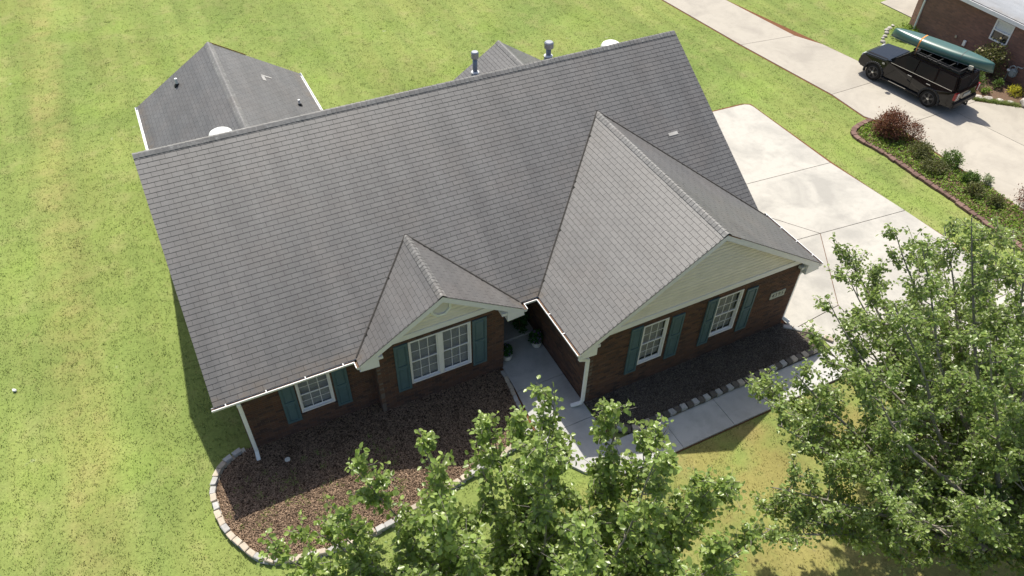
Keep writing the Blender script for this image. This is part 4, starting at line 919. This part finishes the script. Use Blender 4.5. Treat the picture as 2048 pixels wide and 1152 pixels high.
# pots at the entry
def potted(label, x, y, z, h, rx, fn):
    t = thing('potted_plant', label, 'potted plant', (x, y, z), None); b = MB(); b.lathe([(.085, 0), (.13, .05), (.155, .14), (.15, .21), (.165, .235), (.15, .24), (.13, .22), (.01, .21)], (x, y, z), 22); b.build('pot', MT['pot'], t, True)
    n = 800; a = RNG.uniform(0, 6.28, n); r = np.sqrt(RNG.uniform(0, 1, n))*rx; zz = z+.22+RNG.uniform(0, 1, n)*h*(1-.5*(r/rx)**2)
    P = np.stack([x+r*np.cos(a), y+.07+r*np.sin(a), zz], 1); A = unit(RNG.normal(0, 1, (n, 3))+np.array([0, 0, .3])); leaves_mesh('foliage', P, A, unit(RNG.normal(0, .5, (n, 3))+np.array([0, 0, 1])), .06*RNG.uniform(.6, 1.3, n), MT['potleaf'], t)
    i = RNG.integers(0, n, fn); Q = np.repeat(P[i]+np.array([0, -.02, .04]), 5, 0); tag(leaves_mesh('flowers', Q, unit(RNG.normal(0, 1, (fn*5, 3))+np.array([0, -.3, .6])), unit(RNG.normal(0, .3, (fn*5, 3))+np.array([0, 0, 1])), np.full(fn*5, .035), MT['petal'], t, .9), kind='stuff')
potted('white pot of purple flowers by the garage side wall', 9.10, .32, .085, .42, .20, 70)
potted('white pot half hidden behind the bay corner', 8.06, .24, .085, .34, .17, 26)
bush('entry_plant', 'dark leafy plant on the porch behind the purple flowers', 8.95, 1.1, .3, .3, .7, 700, .08, 'potleaf', 'plant', .16)
# small things in the grass and mulch
b = MB(); b.lathe([(.075, 0), (.075, .05), (.06, .062), (.02, .062)], (1.22, -.36, .03), 22); o = b.build('cleanout_cap', MT['pot'], None); tag(o, 'round cream pipe cap set in the shaded front mulch', 'pipe cap')
b = MB(); b.hexa([(-5.26, 5.30, .02), (-5.18, 5.26, .03), (-5.16, 5.36, .02), (-5.27, 5.40, .03), (-5.27, 5.29, .07), (-5.19, 5.28, .09), (-5.18, 5.34, .08), (-5.26, 5.38, .10)]); tag(b.build('litter_scrap', MT['litter'], None, bevel=.01), 'tiny white scrap lying on the lawn at far left', 'litter')

# ------------------------------------------------------------------ trees
def bez(p0, p1, p2, n): return [p0*(1-t)**2+p1*2*t*(1-t)+p2*t*t for t in np.linspace(0, 1, n)]
def tree(name, label, base, fork, tips, leaf_size, mk, rtrunk, seed, side_step, side_len, twigs, per, single=0, lean=.55, low=.3):
    rnd = random.Random(seed); rg = np.random.default_rng(seed)
    t = thing(name, label, 'tree', tuple(base)); base = np.array(base, float); fork = np.array(fork, float)
    tr = MB(); tr.tube([base, base+(fork-base)*.08+np.array([0, 0, .0]), base+(fork-base)*.5+np.array([.03, .02, 0]), fork], [rtrunk*1.6, rtrunk*1.1, rtrunk*.95, rtrunk*.9], 12); trunk = tr.build('trunk', MT['bark'], t, True)
    br = MB(); P = []; A = []; S = []
    def put_leaves(pts, n, r=.05):
        pts = np.asarray(pts); k = rg.uniform(0, len(pts)-1.001, n); i = k.astype(int); f = (k-i)[:, None]; q = pts[i]*(1-f)+pts[i+1]*f
        out = unit(rg.normal(0, 1, (n, 3))*np.array([1, 1, .6])); q = q+out*r*rg.uniform(.4, 1.2, (n, 1))
        a = unit(out*1.0+np.array([0, 0, -.35])+rg.normal(0, .35, (n, 3))); P.append(q); A.append(a); S.append(leaf_size*rg.uniform(.65, 1.25, n))
    for ti, tip in enumerate(tips):
        tip = np.array(tip, float); st = fork+np.array([rnd.uniform(-.12, .12), rnd.uniform(-.12, .12), rnd.uniform(-.3, .2)])
        ctrl = st+(tip-st)*np.array([lean, lean, .25])+np.array([rnd.uniform(-.3, .3), rnd.uniform(-.3, .3), 0]); ln = np.linalg.norm(tip-st); nn = 14
        pts = bez(st, ctrl, tip, nn); r0 = rtrunk*.36*min(1.2, ln/5+.35); ph = rnd.uniform(0, 6.28); am = rnd.uniform(.08, .2)
        pts = [q_+np.array([math.sin(ph+k_*.75)*am, math.cos(ph*1.7+k_*.62)*am, 0])*math.sin(math.pi*k_/(nn-1)) for k_, q_ in enumerate(pts)]; br.tube(pts, [r0*(1-.88*k/(nn-1)) for k in range(nn)], 7, False)
        pa = np.array(pts); s = low*ln
        put_leaves(pa[-5:], per*5, .10); put_leaves(pa[nn//2:], per*3, .13)
        while s < ln*.99:
            f = s/ln; k = f*(nn-1); i = min(int(k), nn-2); q = pa[i]+(pa[i+1]-pa[i])*(k-i); d = unit(pa[i+1]-pa[i])
            az = rnd.uniform(0, 6.283); hor = np.array([math.cos(az), math.sin(az), 0]); sl = side_len*(1-.72*f)*rnd.uniform(.6, 1.25)
            dd = unit(hor*.9+d*.55+np.array([0, 0, .35])); e = q+dd*sl; c2 = q+unit(hor+d*.3)*sl*.5
            sp = bez(q, c2, e, 6); br.tube(sp, [.017*(1-.8*j/5)*(1.5-.7*f) for j in range(6)], 5, False); sa = np.array(sp)
            put_leaves(sa[2:], per//2+2, .06); put_leaves(sa[-2:], per//2+2, .06)
            for w in range(twigs):
                g_ = rnd.uniform(.35, 1); kk = g_*5; ii = min(int(kk), 4); q2 = sa[ii]+(sa[ii+1]-sa[ii])*(kk-ii)
                d2 = unit(rg.normal(0, 1, 3)*np.array([1, 1, .5])+dd*.8+np.array([0, 0, .45])); tl = rnd.uniform(.18, .42)
                tw = [q2, q2+d2*tl*.5+np.array([0, 0, .02]), q2+d2*tl]; br.tube(tw, [.006, .005, .003], 4, False); put_leaves(tw, per, .05)
            s += side_step*rnd.uniform(.7, 1.3)
    br.build('branches', MT['bark'], t, True)
    P = np.concatenate(P); A = np.concatenate(A); S = np.concatenate(S); n = len(P)
    Nn = unit(rg.normal(0, .55, (n, 3))+np.array([0, 0, 1.0]))
    idx = np.arange(n)
    if single:
        c = np.array(CAM); d = np.linalg.norm(P-c, axis=1); sc = S/d; idx = np.argsort(-sc); one_ = idx[:single]; idx = idx[single:]
    cr = leaves_mesh('crown', P[idx], A[idx], Nn[idx], S[idx], MT[mk], t); tag(cr, kind='stuff')
    if single:
        v = leaf_verts(np.zeros((1, 3)), np.array([[1., 0, 0]]), np.array([[0, 0, 1.]]), np.array([1.]))[0]; lm = bpy.data.meshes.new('leaf'); lm.from_pydata([tuple(q) for q in v], [], [tuple(int(j) for j in f) for f in LF]); lm.materials.append(MT[mk])
        for i in one_:
            a = Vector(A[i]); s_ = a.cross(Vector(Nn[i])).normalized(); n3 = s_.cross(a); z_ = float(S[i]); o = bpy.data.objects.new('leaf', lm); COL.objects.link(o); o.parent = cr; p_ = P[i]
            o.matrix_local = Matrix(((a.x*z_, -s_.x*z_, n3.x*z_, p_[0]), (a.y*z_, -s_.y*z_, n3.y*z_, p_[1]), (a.z*z_, -s_.z*z_, n3.z*z_, p_[2]), (0, 0, 0, 1)))
    print('TREE', name, n, 'leaves'); return t
t1 = [(5.62, -6.32, 7.5), (5.1, -6.2, 7.0), (4.6, -6.0, 6.9), (6.55, -7.0, 7.3), (7.1, -7.6, 7.2), (7.35, -8.7, 7.0), (3.3, -6.2, 7.1), (2.2, -6.1, 7.0), (1.5, -6.5, 6.8), (.75, -6.7, 6.6), (.4, -7.4, 6.0), (1.2, -5.9, 5.8), (8.0, -8.3, 5.9), (7.9, -9.4, 5.8), (4.9, -7.4, 8.2), (6.2, -8.4, 8.1), (3.0, -7.6, 7.9), (2.0, -8.3, 7.4), (7.1, -9.7, 6.6), (4.4, -9.2, 8.3), (5.9, -10.2, 7.6), (3.0, -10.0, 7.4), (4.2, -11.2, 6.8), (2.0, -6.8, 5.2), (3.2, -6.5, 5.6), (5.4, -6.8, 5.8), (6.6, -7.4, 5.8), (4.2, -6.8, 6.3), (1.5, -7.4, 5.3), (7.0, -8.5, 5.6), (2.8, -8.2, 5.8), (5.2, -8.2, 6.6), (6.4, -9.3, 6.0)]
tree('pear_tree', 'upright leafy tree in front of the entry, its crown cut by the bottom edge', (4.8, -8.2, 0), (4.8, -8.15, 1.7), t1, .098, 'leaf', .13, 3, .24, 1.0, 8, 12, 300, .55, .24)
t2 = [(9.6, -8.3, 4.5), (10.2, -7.5, 5.2), (11.0, -6.9, 5.7), (11.9, -6.3, 5.9), (12.8, -5.8, 6.0), (13.6, -5.4, 6.2), (14.0, -4.9, 6.4), (15.2, -5.1, 6.6), (16.5, -5.4, 6.5), (17.6, -5.5, 6.3), (18.6, -5.9, 6.0), (11.3, -8.0, 6.9), (12.4, -7.3, 7.5), (13.6, -6.7, 7.9), (14.9, -6.6, 8.2), (16.3, -7.0, 8.0), (17.6, -7.6, 7.4), (12.8, -8.9, 7.9), (14.3, -8.4, 8.7), (15.8, -8.9, 8.5), (10.6, -9.6, 5.6), (11.6, -10.6, 6.0), (13.2, -10.6, 7.6), (18.9, -8.2, 6.2), (18.2, -10.3, 6.6), (16.6, -11.2, 7.4), (14.5, -12.4, 7.4), (12.2, -12.4, 5.8), (10.2, -8.8, 3.6), (11.6, -6.9, 4.2), (14.2, -5.6, 4.6), (16.0, -5.6, 4.9), (18.0, -6.2, 4.6), (12.0, -8.4, 4.4), (14.6, -6.6, 5.4), (19.4, -6.6, 6.2), (17.0, -4.9, 5.2), (19.3, -5.2, 5.2), (20.4, -6.6, 5.2), (16.8, -9.6, 6.0), (17.4, -8.9, 4.9), (15.4, -9.4, 5.6), (13.8, -9.8, 5.2), (16.2, -7.6, 5.6), (13.3, -11.2, 4.2), (17.0, -10.8, 4.4), (20.2, -8.5, 5.4), (15.6, -4.7, 5.0), (18.4, -4.7, 4.4), (13.0, -6.6, 5.0), (10.9, -8.0, 4.7), (9.2, -8.7, 3.9), (11.2, -6.2, 4.3), (10.6, -6.7, 4.9), (9.9, -8.0, 3.2)]
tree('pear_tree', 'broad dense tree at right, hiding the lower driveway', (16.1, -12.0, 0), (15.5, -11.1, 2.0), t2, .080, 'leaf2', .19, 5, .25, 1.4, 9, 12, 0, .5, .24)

# ------------------------------------------------------------------ neighbour's house
NX = 37.0
nb = thing('neighbour_house', 'red brown brick house with pale roof at the top right corner', 'house', (41, 6, 0))
Fn = Frame((NX, 11.1, 0), (0, -1, 0), (-1, 0, 0))
def nwall(name, F, ln, h, ops=()):
    us = sorted({0, ln, *[o_[0] for o_ in ops], *[o_[1] for o_ in ops]}); b = MB()
    for u0, u1 in zip(us, us[1:]):
        zs = sorted({-.15, h, *[z for o_ in ops for z in o_[2:4] if o_[0] < u1 and o_[1] > u0]})
        for z0, z1 in zip(zs, zs[1:]):
            if any(o_[0] <= u0 and o_[1] >= u1 and o_[2] <= z0 and o_[3] >= z1 for o_ in ops): continue
            b.fbox(F, u0, u1, -.2, 0, z0, z1)
    return b.build(name, MT['brickfar'], nb)
WN = (3.86, 4.80, 1.38, 2.36)
nwall('brick_wall', Fn, 22, 2.62, [WN])
nwall('corner_wall', Frame((NX+.42, 11.85, 0), (-.42, -.75, 0), (-.86, .5, 0)), .85, 2.62)
nwall('rear_wall', Frame((49, 11.85, 0), (-1, 0, 0), (0, 1, 0)), 11.5, 2.62)
u0, u1, z0, z1 = WN; b = MB(); t = .06
for q in ((u0, u0+t, z0, z1), (u1-t, u1, z0, z1), (u0+t, u1-t, z1-t, z1), (u0+t, u1-t, z0, z0+t), (u0+t, u1-t, (z0+z1)/2-.03, (z0+z1)/2+.03)): b.fbox(Fn, q[0], q[1], -.08, .03, q[2], q[3])
w = b.build('window', MT['white'], nb); zm = (z0+z1)/2+.03
for i in range(3):
    for j in range(2):
        a = u0+t+i*(u1-u0-2*t)/3; c_ = zm+j*(z1-t-zm)/2; b = MB(); b.fbox(Fn, a+.012, a+(u1-u0-2*t)/3-.012, -.05, -.04, c_+.012, c_+(z1-t-zm)/2-.012); b.build('pane', MT['blind'], w)
b = MB(); b.fbox(Fn, u0+t, u1-t, -.06, -.052, zm, z1-t); b.build('muntin', MT['white'], w)
b = MB(); b.fbox(Fn, u0+t, u1-t, -.05, -.04, z0+t, zm-.06); b.build('pane', MT['darkglass'], w)
b = MB(); b.hexa([(NX-.32, -11, 2.66), (43, -11, 5.8), (43, 12.3, 5.8), (NX-.32, 12.3, 2.66), (NX-.32, -11, 2.74), (43, -11, 5.88), (43, 12.3, 5.88), (NX-.32, 12.3, 2.74)]); nr = b.build('roof', MT['nroof'], nb)
b = MB(); b.box(NX-.36, NX-.30, -11, 12.32, 2.52, 2.70); b.build('fascia', MT['white'], nb)
b = MB(); b.box(NX-.30, NX+.05, -11, 12.3, 2.60, 2.63); b.build('soffit', MT['white'], nb)
b = MB(); b.hexa([(43, -11, 5.8), (49, -11, 2.66), (49, 12.3, 2.66), (43, 12.3, 5.8), (43, -11, 5.88), (49, -11, 2.74), (49, 12.3, 2.74), (43, 12.3, 5.88)]); b.build('roof', MT['nroof'], nb)
b = MB(); b.bar((NX-.05, 11.15, .15), (NX-.05, 11.15, 2.55), .09, .07, (0, 1, 0)); b.build('downspout', MT['gut'], nb, bevel=.01)
b = MB(); b.fbox(Fn, 2.78, 2.93, .0, .08, .55, .82); b.build('outlet_box', MT['gut'], nb, bevel=.01)
b = MB(); b.fbox(Fn, 2.25, 2.36, .0, .06, .72, .84); b.build('wall_vent', MT['b_tan'], nb, bevel=.01)
gm = thing('gas_meter', 'grey gas meter with pipes against the neighbouring brick wall', 'gas meter', (36.75, 5.3, 0))
b = MB(); b.box(36.62, 36.86, 5.12, 5.42, .42, .78); b.build('meter_body', MT['jug'], gm, bevel=.05)
b = MB(); b.tube([(36.74, 5.5, 0), (36.74, 5.5, .82), (36.74, 5.4, .9), (36.74, 5.27, .9), (36.74, 5.27, .75)], .028, 8); b.tube([(36.74, 5.2, .78), (36.74, 5.2, .95), (36.74, 5.0, .95), (36.95, 5.0, .95)], .028, 8); b.build('pipe', MT['jug'], gm, True)
b = MB(); b.lathe([(.01, 0), (.10, .0), (.10, .05), (.04, .07)], (36.74, 5.5, .62), 16); b.build('regulator', MT['gut'], gm)
tb = MB(); tb.box(36.45, 36.85, 6.85, 7.25, .05, .62); o = tb.build('utility_box', MT['jug'], None, bevel=.04); tag(o, 'pale grey utility box behind the rose bush', 'utility box')

# ------------------------------------------------------------------ the car, built along local x (front = +x), then turned
def car():
    c0 = Vector((32.24, 6.98, .03)); ang = math.atan2(2.81, -.42)
    t = bpy.data.objects.new('parked_suv', None); COL.objects.link(t); t.location = c0; t.rotation_euler = (0, 0, ang); BASE[t.name] = Matrix.Identity(4)
    tag(t, 'boxy black sport utility car parked on the neighbouring concrete', 'car')
    Wd = .955; XF, XR = 1.50, -1.385; RW = .40; AR = .47     # wheel centres and arch radius
    def arch(xc): return [(xc+AR*math.cos(a), .38+AR*math.sin(a)) for a in np.linspace(math.pi, 0, 15)]
    # lower body: cross-sections swept along x with a rounded shoulder, arches left open
    prof = [(-2.42, .52), (-2.46, .62), (-2.46, .95), (-2.42, 1.08), (2.20, 1.08)]
    low = [(-2.40, .42)] + [(XR-AR-.02, .38)] + arch(XR) + [(XR+AR+.02, .34), (XF-AR-.02, .34)] + arch(XF) + [(XF+AR+.02, .40), (2.26, .42)]
    up = [(2.36, .55), (2.40, .80), (2.34, .95), (2.20, 1.04), (1.10, 1.13), (.95, 1.15), (-2.40, 1.15), (-2.45, 1.05), (-2.46, .60)]
    poly = low+up
    bm = bmesh.new(); n = len(poly)
    def hw(x, z):
        w = Wd-.05*max(0, (x-1.2)/1.2)**2-.03*max(0, (-x-1.9)/.5)**2
        if z > .95: w -= .05*(z-.95)/.2
        if z < .5: w -= .03
        return w
    L_ = [bm.verts.new((x, hw(x, z), z)) for x, z in poly]; R_ = [bm.verts.new((x, -hw(x, z), z)) for x, z in poly]
    bm.faces.new(L_); bm.faces.new(R_[::-1])
    for i in range(n): j = (i+1) % n; bm.faces.new((L_[j], L_[i], R_[i], R_[j]))
    bmesh.ops.recalc_face_normals(bm, faces=bm.faces)
    ed = [e for e in bm.edges if e.verts[0].co.y*e.verts[1].co.y > 0 and len(e.link_faces) == 2 and max(v.co.z for v in e.verts) > .9]
    bmesh.ops.bevel(bm, geom=ed, offset=.05, segments=3, affect='EDGES', clamp_overlap=True); bmesh.ops.triangulate(bm, faces=[f for f in bm.faces if len(f.verts) > 4])
    me = bpy.data.meshes.new('body'); bm.to_mesh(me); bm.free(); body = link('body', me, MT['paint'], t)
    # greenhouse
    def cab(x0, x1, x2, x3, z0, z1, w0, w1, ins=0):
        m = MB(); m.hexa([(x0, w0, z0), (x0, -w0, z0), (x3, -w0, z0), (x3, w0, z0), (x1, w1, z1), (x1, -w1, z1), (x2, -w1, z1), (x2, w1, z1)]); return m
    cb = cab(-2.40, -2.22, .28, 1.02, 1.12, 1.80, .915, .76); cabin = cb.build('cabin', MT['paint'], t, bevel=.06)
    m = MB(); m.box(-2.15, .22, -.70, .70, 1.795, 1.815); m.build('roof_panel', MT['paint'], t, bevel=.008)
    # hood
    m = MB(); m.hexa([(1.02, .80, 1.12), (1.02, -.80, 1.12), (2.22, -.74, 1.03), (2.22, .74, 1.03), (1.02, .76, 1.165), (1.02, -.76, 1.165), (2.16, -.68, 1.085), (2.16, .68, 1.085)]); m.build('bonnet', MT['paint'], t, bevel=.02)
    gl = MT['darkglass']
    def side_pt(x, z, s, o=.006): w = .915-(z-1.12)/.68*.155; return (x, s*(w+o), z)
    for s in (1, -1):
        for q in ([(.93, 1.17), (.30, 1.70), (-.30, 1.70), (-.30, 1.17)], [(-.36, 1.17), (-.36, 1.70), (-1.22, 1.70), (-1.28, 1.17)], [(-1.36, 1.17), (-1.32, 1.70), (-2.12, 1.70), (-2.25, 1.17)]):
            m = MB(); a = [side_pt(x, z, s, .012) for x, z in q]; b_ = [side_pt(x, z, s, -.01) for x, z in q]
            if s > 0: a, b_ = a[::-1], b_[::-1]
            m.v = a+b_; m.f = [(3, 2, 1, 0), (0, 1, 5, 4), (1, 2, 6, 5), (2, 3, 7, 6), (3, 0, 4, 7)]; m.build('side_window', gl, t)
        m = MB(); m.bar((.95, s*.925, 1.155), (-2.2, s*.928, 1.155), .012, .022); m.build('window_trim', MT['chrome'], t)
        for xd in (-.34, -1.32): m = MB(); m.bar((xd, s*.949, .45), (xd, s*.949, 1.10), .008, .006, (1, 0, 0)); m.build('door_seam', MT['black'], t)
        m = MB(); m.bar((1.05, s*.949, .45), (1.05, s*.949, 1.08), .008, .006, (1, 0, 0)); m.build('door_seam', MT['black'], t)
        for xd in (-.12, -1.05): m = MB(); m.bar((xd, s*.965, 1.0), (xd-.2, s*.965, 1.0), .03, .03); m.build('door_handle', MT['chrome'], t, bevel=.006)
        m = MB(); m.box(.80, 1.00, s*.95 if s > 0 else -1.16, 1.16 if s > 0 else -.95, 1.14, 1.30); m.build('wing_mirror', MT['paint'], t, bevel=.035)
        m = MB(); m.bar((1.05, s*.98, .36), (-.92, s*.98, .36), .11, .06); m.build('side_step', MT['black'], t, bevel=.015)
        m = MB(); m.bar((.6, s*1.03, .39), (-.3, s*1.03, .39), .015, .02); m.build('step_trim', MT['chrome'], t)
        m = MB(); m.bar((1.16, s*.953, .94), (1.16, s*.953, 1.02), .13, .012, (0, 1, 0)); m.build('wing_vent', MT['metal'], t)
        for xc in (XF, XR):      # flared arch
            m = MB(); k = 17
            for i in range(k-1):
                a0, a1 = [math.pi*j/(k-1)*1.16-.08*math.pi for j in (i, i+1)]
                P = lambda a, r, y: (xc+r*math.cos(a), s*y, .38+r*math.sin(a))
                m.hexa([P(a0, .44, .86), P(a1, .44, .86), P(a1, .53, .86), P(a0, .53, .86), P(a0, .44, .985), P(a1, .44, .985), P(a1, .52, .972), P(a0, .52, .972)])
            m.build('wheel_arch', MT['black'], t, True)
            wy = s*.83; m = MB(); m.lathe([(.24, -.12), (.36, -.125), (.395, -.09), (.40, 0), (.395, .09), (.36, .125), (.24, .12)], (xc, wy, .40), 32, 1); wh = m.build('tyre', MT['tyre'], None, True)
            wr = bpy.data.objects.new('wheel', wh.data); bpy.data.objects.remove(wh); COL.objects.link(wr); wr.parent = t
            m = MB(); m.lathe([(.20, -.06), (.275, -.115), (.262, -.118), (.25, -.05)], (xc, wy, .40), 32, 1)
            m.tube([(xc+.262*math.cos(a_), wy+s*.122, .40+.262*math.sin(a_)) for a_ in np.linspace(0, 2*math.pi, 33)], .014, 6, False); m.build('rim', MT['rim'], wr, True)
            m = MB()
            for k_ in range(5):
                for dd in (-.13, .13):
                    a = 2*math.pi*k_/5+.3; m.bar((xc+.03*math.cos(a), wy+s*.135, .40+.03*math.sin(a)), (xc+.25*math.cos(a+dd), wy+s*.130, .40+.25*math.sin(a+dd)), .04, .02, (0, 1, 0))
            m.build('spokes', MT['rim'], wr, bevel=.006); m = MB(); m.lathe([(.05, -.012), (.055, 0), (.02, .012)], (xc, wy+s*.148, .40), 16, 1); m.build('hub_cap', MT['chrome'], wr)
        # lamps
        m = MB(); m.box(-2.475, -2.36, s*.72 if s > 0 else -.935, .935 if s > 0 else -.72, .78, 1.12); tl = m.build('tail_lamp', MT['redlamp'], t, bevel=.02)
        for zz in (.86, .97, 1.06): m = MB(); m.lathe([(.05, 0), (.048, .014), (.01, .018)], (-2.478, s*.80, zz), 16, 0); q = m.build('lamp_lens', MT['clearlamp'], tl); q.data.transform(Matrix.Translation((-4.956-.0, 0, 0)) @ Matrix.Scale(-1, 4, (1, 0, 0)))
        m = MB(); m.box(2.24, 2.385, s*.55 if s > 0 else -.86, .86 if s > 0 else -.55, .80, .96); m.build('headlamp', MT['clearlamp'], t, bevel=.03)
        # roof rail and basket
        m = MB(); m.tube([(.15, s*.66, 1.82), (.05, s*.66, 1.89), (-2.0, s*.66, 1.89), (-2.1, s*.66, 1.82)], .017, 8); m.build('roof_rail', MT['black'], t, True)
        m = MB(); m.tube([(.12, s*.72, 1.96), (-2.1, s*.72, 1.96)], .014, 8); m.tube([(.12, s*.72, 2.01), (-2.1, s*.72, 2.01)], .012, 8)
        for xd in np.linspace(.12, -2.1, 6): m.tube([(xd, s*.70, 1.88), (xd, s*.72, 2.01)], .012, 6)
        m.build('rack_side', MT['black'], t, True)
    m = MB()
    for xd in np.linspace(.05, -2.05, 5): m.bar((xd, -.72, 1.945), (xd, .72, 1.945), .045, .025)
    m.build('rack_crossbars', MT['black'], t)
    # windscreen, rear glass
    m = MB(); f = lambda x, y, z: (x+.012, y, z+.012)
    m.hexa([(.98, .82, 1.16), (.98, -.82, 1.16), (.34, -.69, 1.745), (.34, .69, 1.745), f(.99, .82, 1.165), f(.99, -.82, 1.165), f(.35, -.69, 1.75), f(.35, .69, 1.75)]); m.build('windscreen', gl, t)
    m = MB(); m.hexa([(-2.36, -.80, 1.18), (-2.36, .80, 1.18), (-2.24, .69, 1.70), (-2.24, -.69, 1.70), (-2.405, -.80, 1.18), (-2.405, .80, 1.18), (-2.275, .69, 1.70), (-2.275, -.69, 1.70)]); m.build('rear_window', gl, t)
    m = MB(); m.bar((.95, .60, 1.20), (.80, -.1, 1.30), .02, .015); m.build('wiper', MT['black'], t)
    m = MB(); m.bar((-2.42, .05, 1.20), (-2.40, -.25, 1.42), .015, .015, (1, 0, 0)); m.build('wiper', MT['black'], t)
    m = MB(); m.box(-2.53, -2.38, -.90, .90, .40, .66); m.build('rear_bumper', MT['black'], t, bevel=.04)
    m = MB(); m.box(2.28, 2.46, -.84, .84, .42, .68); m.build('front_bumper', MT['black'], t, bevel=.05)
    m = MB(); m.box(2.34, 2.405, -.52, .52, .74, .94); m.build('grille', MT['black'], t, bevel=.01)
    m = MB(); m.box(-2.475, -2.455, -.26, .26, .80, .93); m.build('licence_plate', MT['plaque'], t)
    m = MB(); m.box(-2.66, -2.5, -.04, .04, .40, .47); m.lathe([(.025, 0), (.025, .05), (.04, .09), (.02, .12)], (-2.63, 0, .46), 12); m.build('tow_hitch', MT['black'], t)
    return t
suv = car()
# canoe upside down on the rack
def canoe():
    a = Vector((31.86, 8.66)); b_ = Vector((33.16, 4.22)); mid = (a+b_)/2; ln = (b_-a).length; ang = math.atan2(b_.y-a.y, b_.x-a.x)
    t = bpy.data.objects.new('canoe', None); COL.objects.link(t); t.location = (mid.x, mid.y, 2.03); t.rotation_euler = (0, 0, ang); BASE[t.name] = Matrix.Identity(4)
    tag(t, 'dark green canoe strapped upside down on top of the black car', 'canoe')
    def sec(s):      # s in -1..1
        w = .45*max(0, 1-abs(s)**2.3)**.75+.012; h = .35+.02*abs(s)**3; sheer = -.10*abs(s)**3.2
        return w, h, sheer
    m = MB(); ns, k = 41, 15; rows = []
    for i in range(ns):
        s = -1+2*i/(ns-1); w, h, sh = sec(s); x = s*ln/2; r = []
        full = .55 if abs(s) < .75 else .55-.3*(abs(s)-.75)/.25
        for j in range(k):
            th = math.pi*j/(k-1); cx_ = math.cos(th); sy_ = math.sin(th)
            yy = w*math.copysign(abs(cx_)**full, cx_); zz = h*abs(sy_)**.62
            xx = x*(1-.035*(zz/h)*abs(s)**6); r.append((xx, yy, sh+zz))
        rows.append(len(m.v)); m.v += r
    for q, w in zip(rows, rows[1:]):
        for j in range(k-1): m.f.append((q+j, w+j, w+j+1, q+j+1))
    m.f.append(tuple(rows[0]+j for j in range(k))); m.f.append(tuple(rows[-1]+k-1-j for j in range(k)))
    hull = m.build('hull', MT['canoe'], t, True); so_ = hull.modifiers.new('s', 'SOLIDIFY'); so_.thickness = .012
    for sd_ in (1, -1):
        pts = []
        for i in range(0, ns, 2): s = -1+2*i/(ns-1); w, h, sh = sec(s); pts.append((s*ln/2, sd_*(w+.006), sh+.005))
        m = MB(); m.tube(pts, .016, 6); m.build('gunwale', MT['canoeline'], t, True)
    m = MB(); m.tube([(s*ln/2, 0, sec(s)[1]+sec(s)[2]+.004) for s in np.linspace(-.85, .85, 24)], .008, 5); m.build('keel_line', MT['canoe'], t, True)
    for s in (-.45, .0, .45): m = MB(); w = sec(s)[0]; m.bar((s*ln/2, -w, .02), (s*ln/2, w, .02), .07, .03); m.build('thwart', MT['canoeline'], t)
    me = text_mesh('Kelily', .13, .001); s = .05; w, h, sh = sec(s)
    o = link('lettering', me, MT['letter'], t); p = Vector((s*ln/2, -w*.985-.004, sh+.14)); o.matrix_local = Matrix.Translation(p) @ Matrix.Rotation(math.radians(82), 4, 'X')
    return t, sec, ln, mid, ang
cn, csec, cln, cmid, cang = canoe()
def strap(name, label, s, mk, wdt, drop):
    w, h, sh = csec(s); M_ = Matrix.Translation((cmid.x, cmid.y, 2.03)) @ Matrix.Rotation(cang, 4, 'Z'); pts = []
    for j in range(17):
        th = math.pi*j/16; c, q = math.cos(th), math.sin(th); pts.append(Vector((s*cln/2, (w+.012)*math.copysign(abs(c)**.55, c), sh+(h+.012)*q**.62)))
    pts = [Vector((s*cln/2+.02, w+.06, -drop))]+pts+[Vector((s*cln/2+.02, -w-.06, -drop))]
    m = MB()
    for a, b_ in zip(pts, pts[1:]):
        if (b_-a).length > 1e-4: m.hexa([M_ @ (p+Vector((dx, 0, 0))+nn) for nn in (Vector((0, 0, 0)), (a-Vector((s*cln/2, 0, .05))).normalized()*.006) for p, dx in ((a, -wdt), (a, wdt), (b_, wdt), (b_, -wdt))])
    tag(m.build(name, MT[mk], None), label, 'strap')
strap('ratchet_strap', 'orange strap holding the canoe down near the windscreen', -.38, 'orange', .028, .16); strap('tie_down_strap', 'thin grey strap over the rear half of canoe', .42, 'strap', .014, .1)
M_ = Matrix.Translation((cmid.x, cmid.y, 2.03)) @ Matrix.Rotation(cang, 4, 'Z'); m = MB()
m.hexa([M_ @ Vector(q) for q in ((1.42, -.42, -.14), (1.60, -.42, -.14), (1.60, -.27, -.14), (1.42, -.27, -.14), (1.42, -.42, .04), (1.60, -.42, .04), (1.60, -.27, .04), (1.42, -.27, .04))]); tag(m.build('foam_block', MT['foam'], None, bevel=.01), 'pale foam block wedged under the rear of the canoe', 'foam block')
m = MB(); m.tube([(32.9, 4.55, 1.9), (32.75, 4.62, 1.4), (32.62, 4.68, .6)], .008, 5); tag(m.build('tie_rope', MT['strap'], None, True), 'thin rope from canoe stern down to the tow hitch', 'rope')
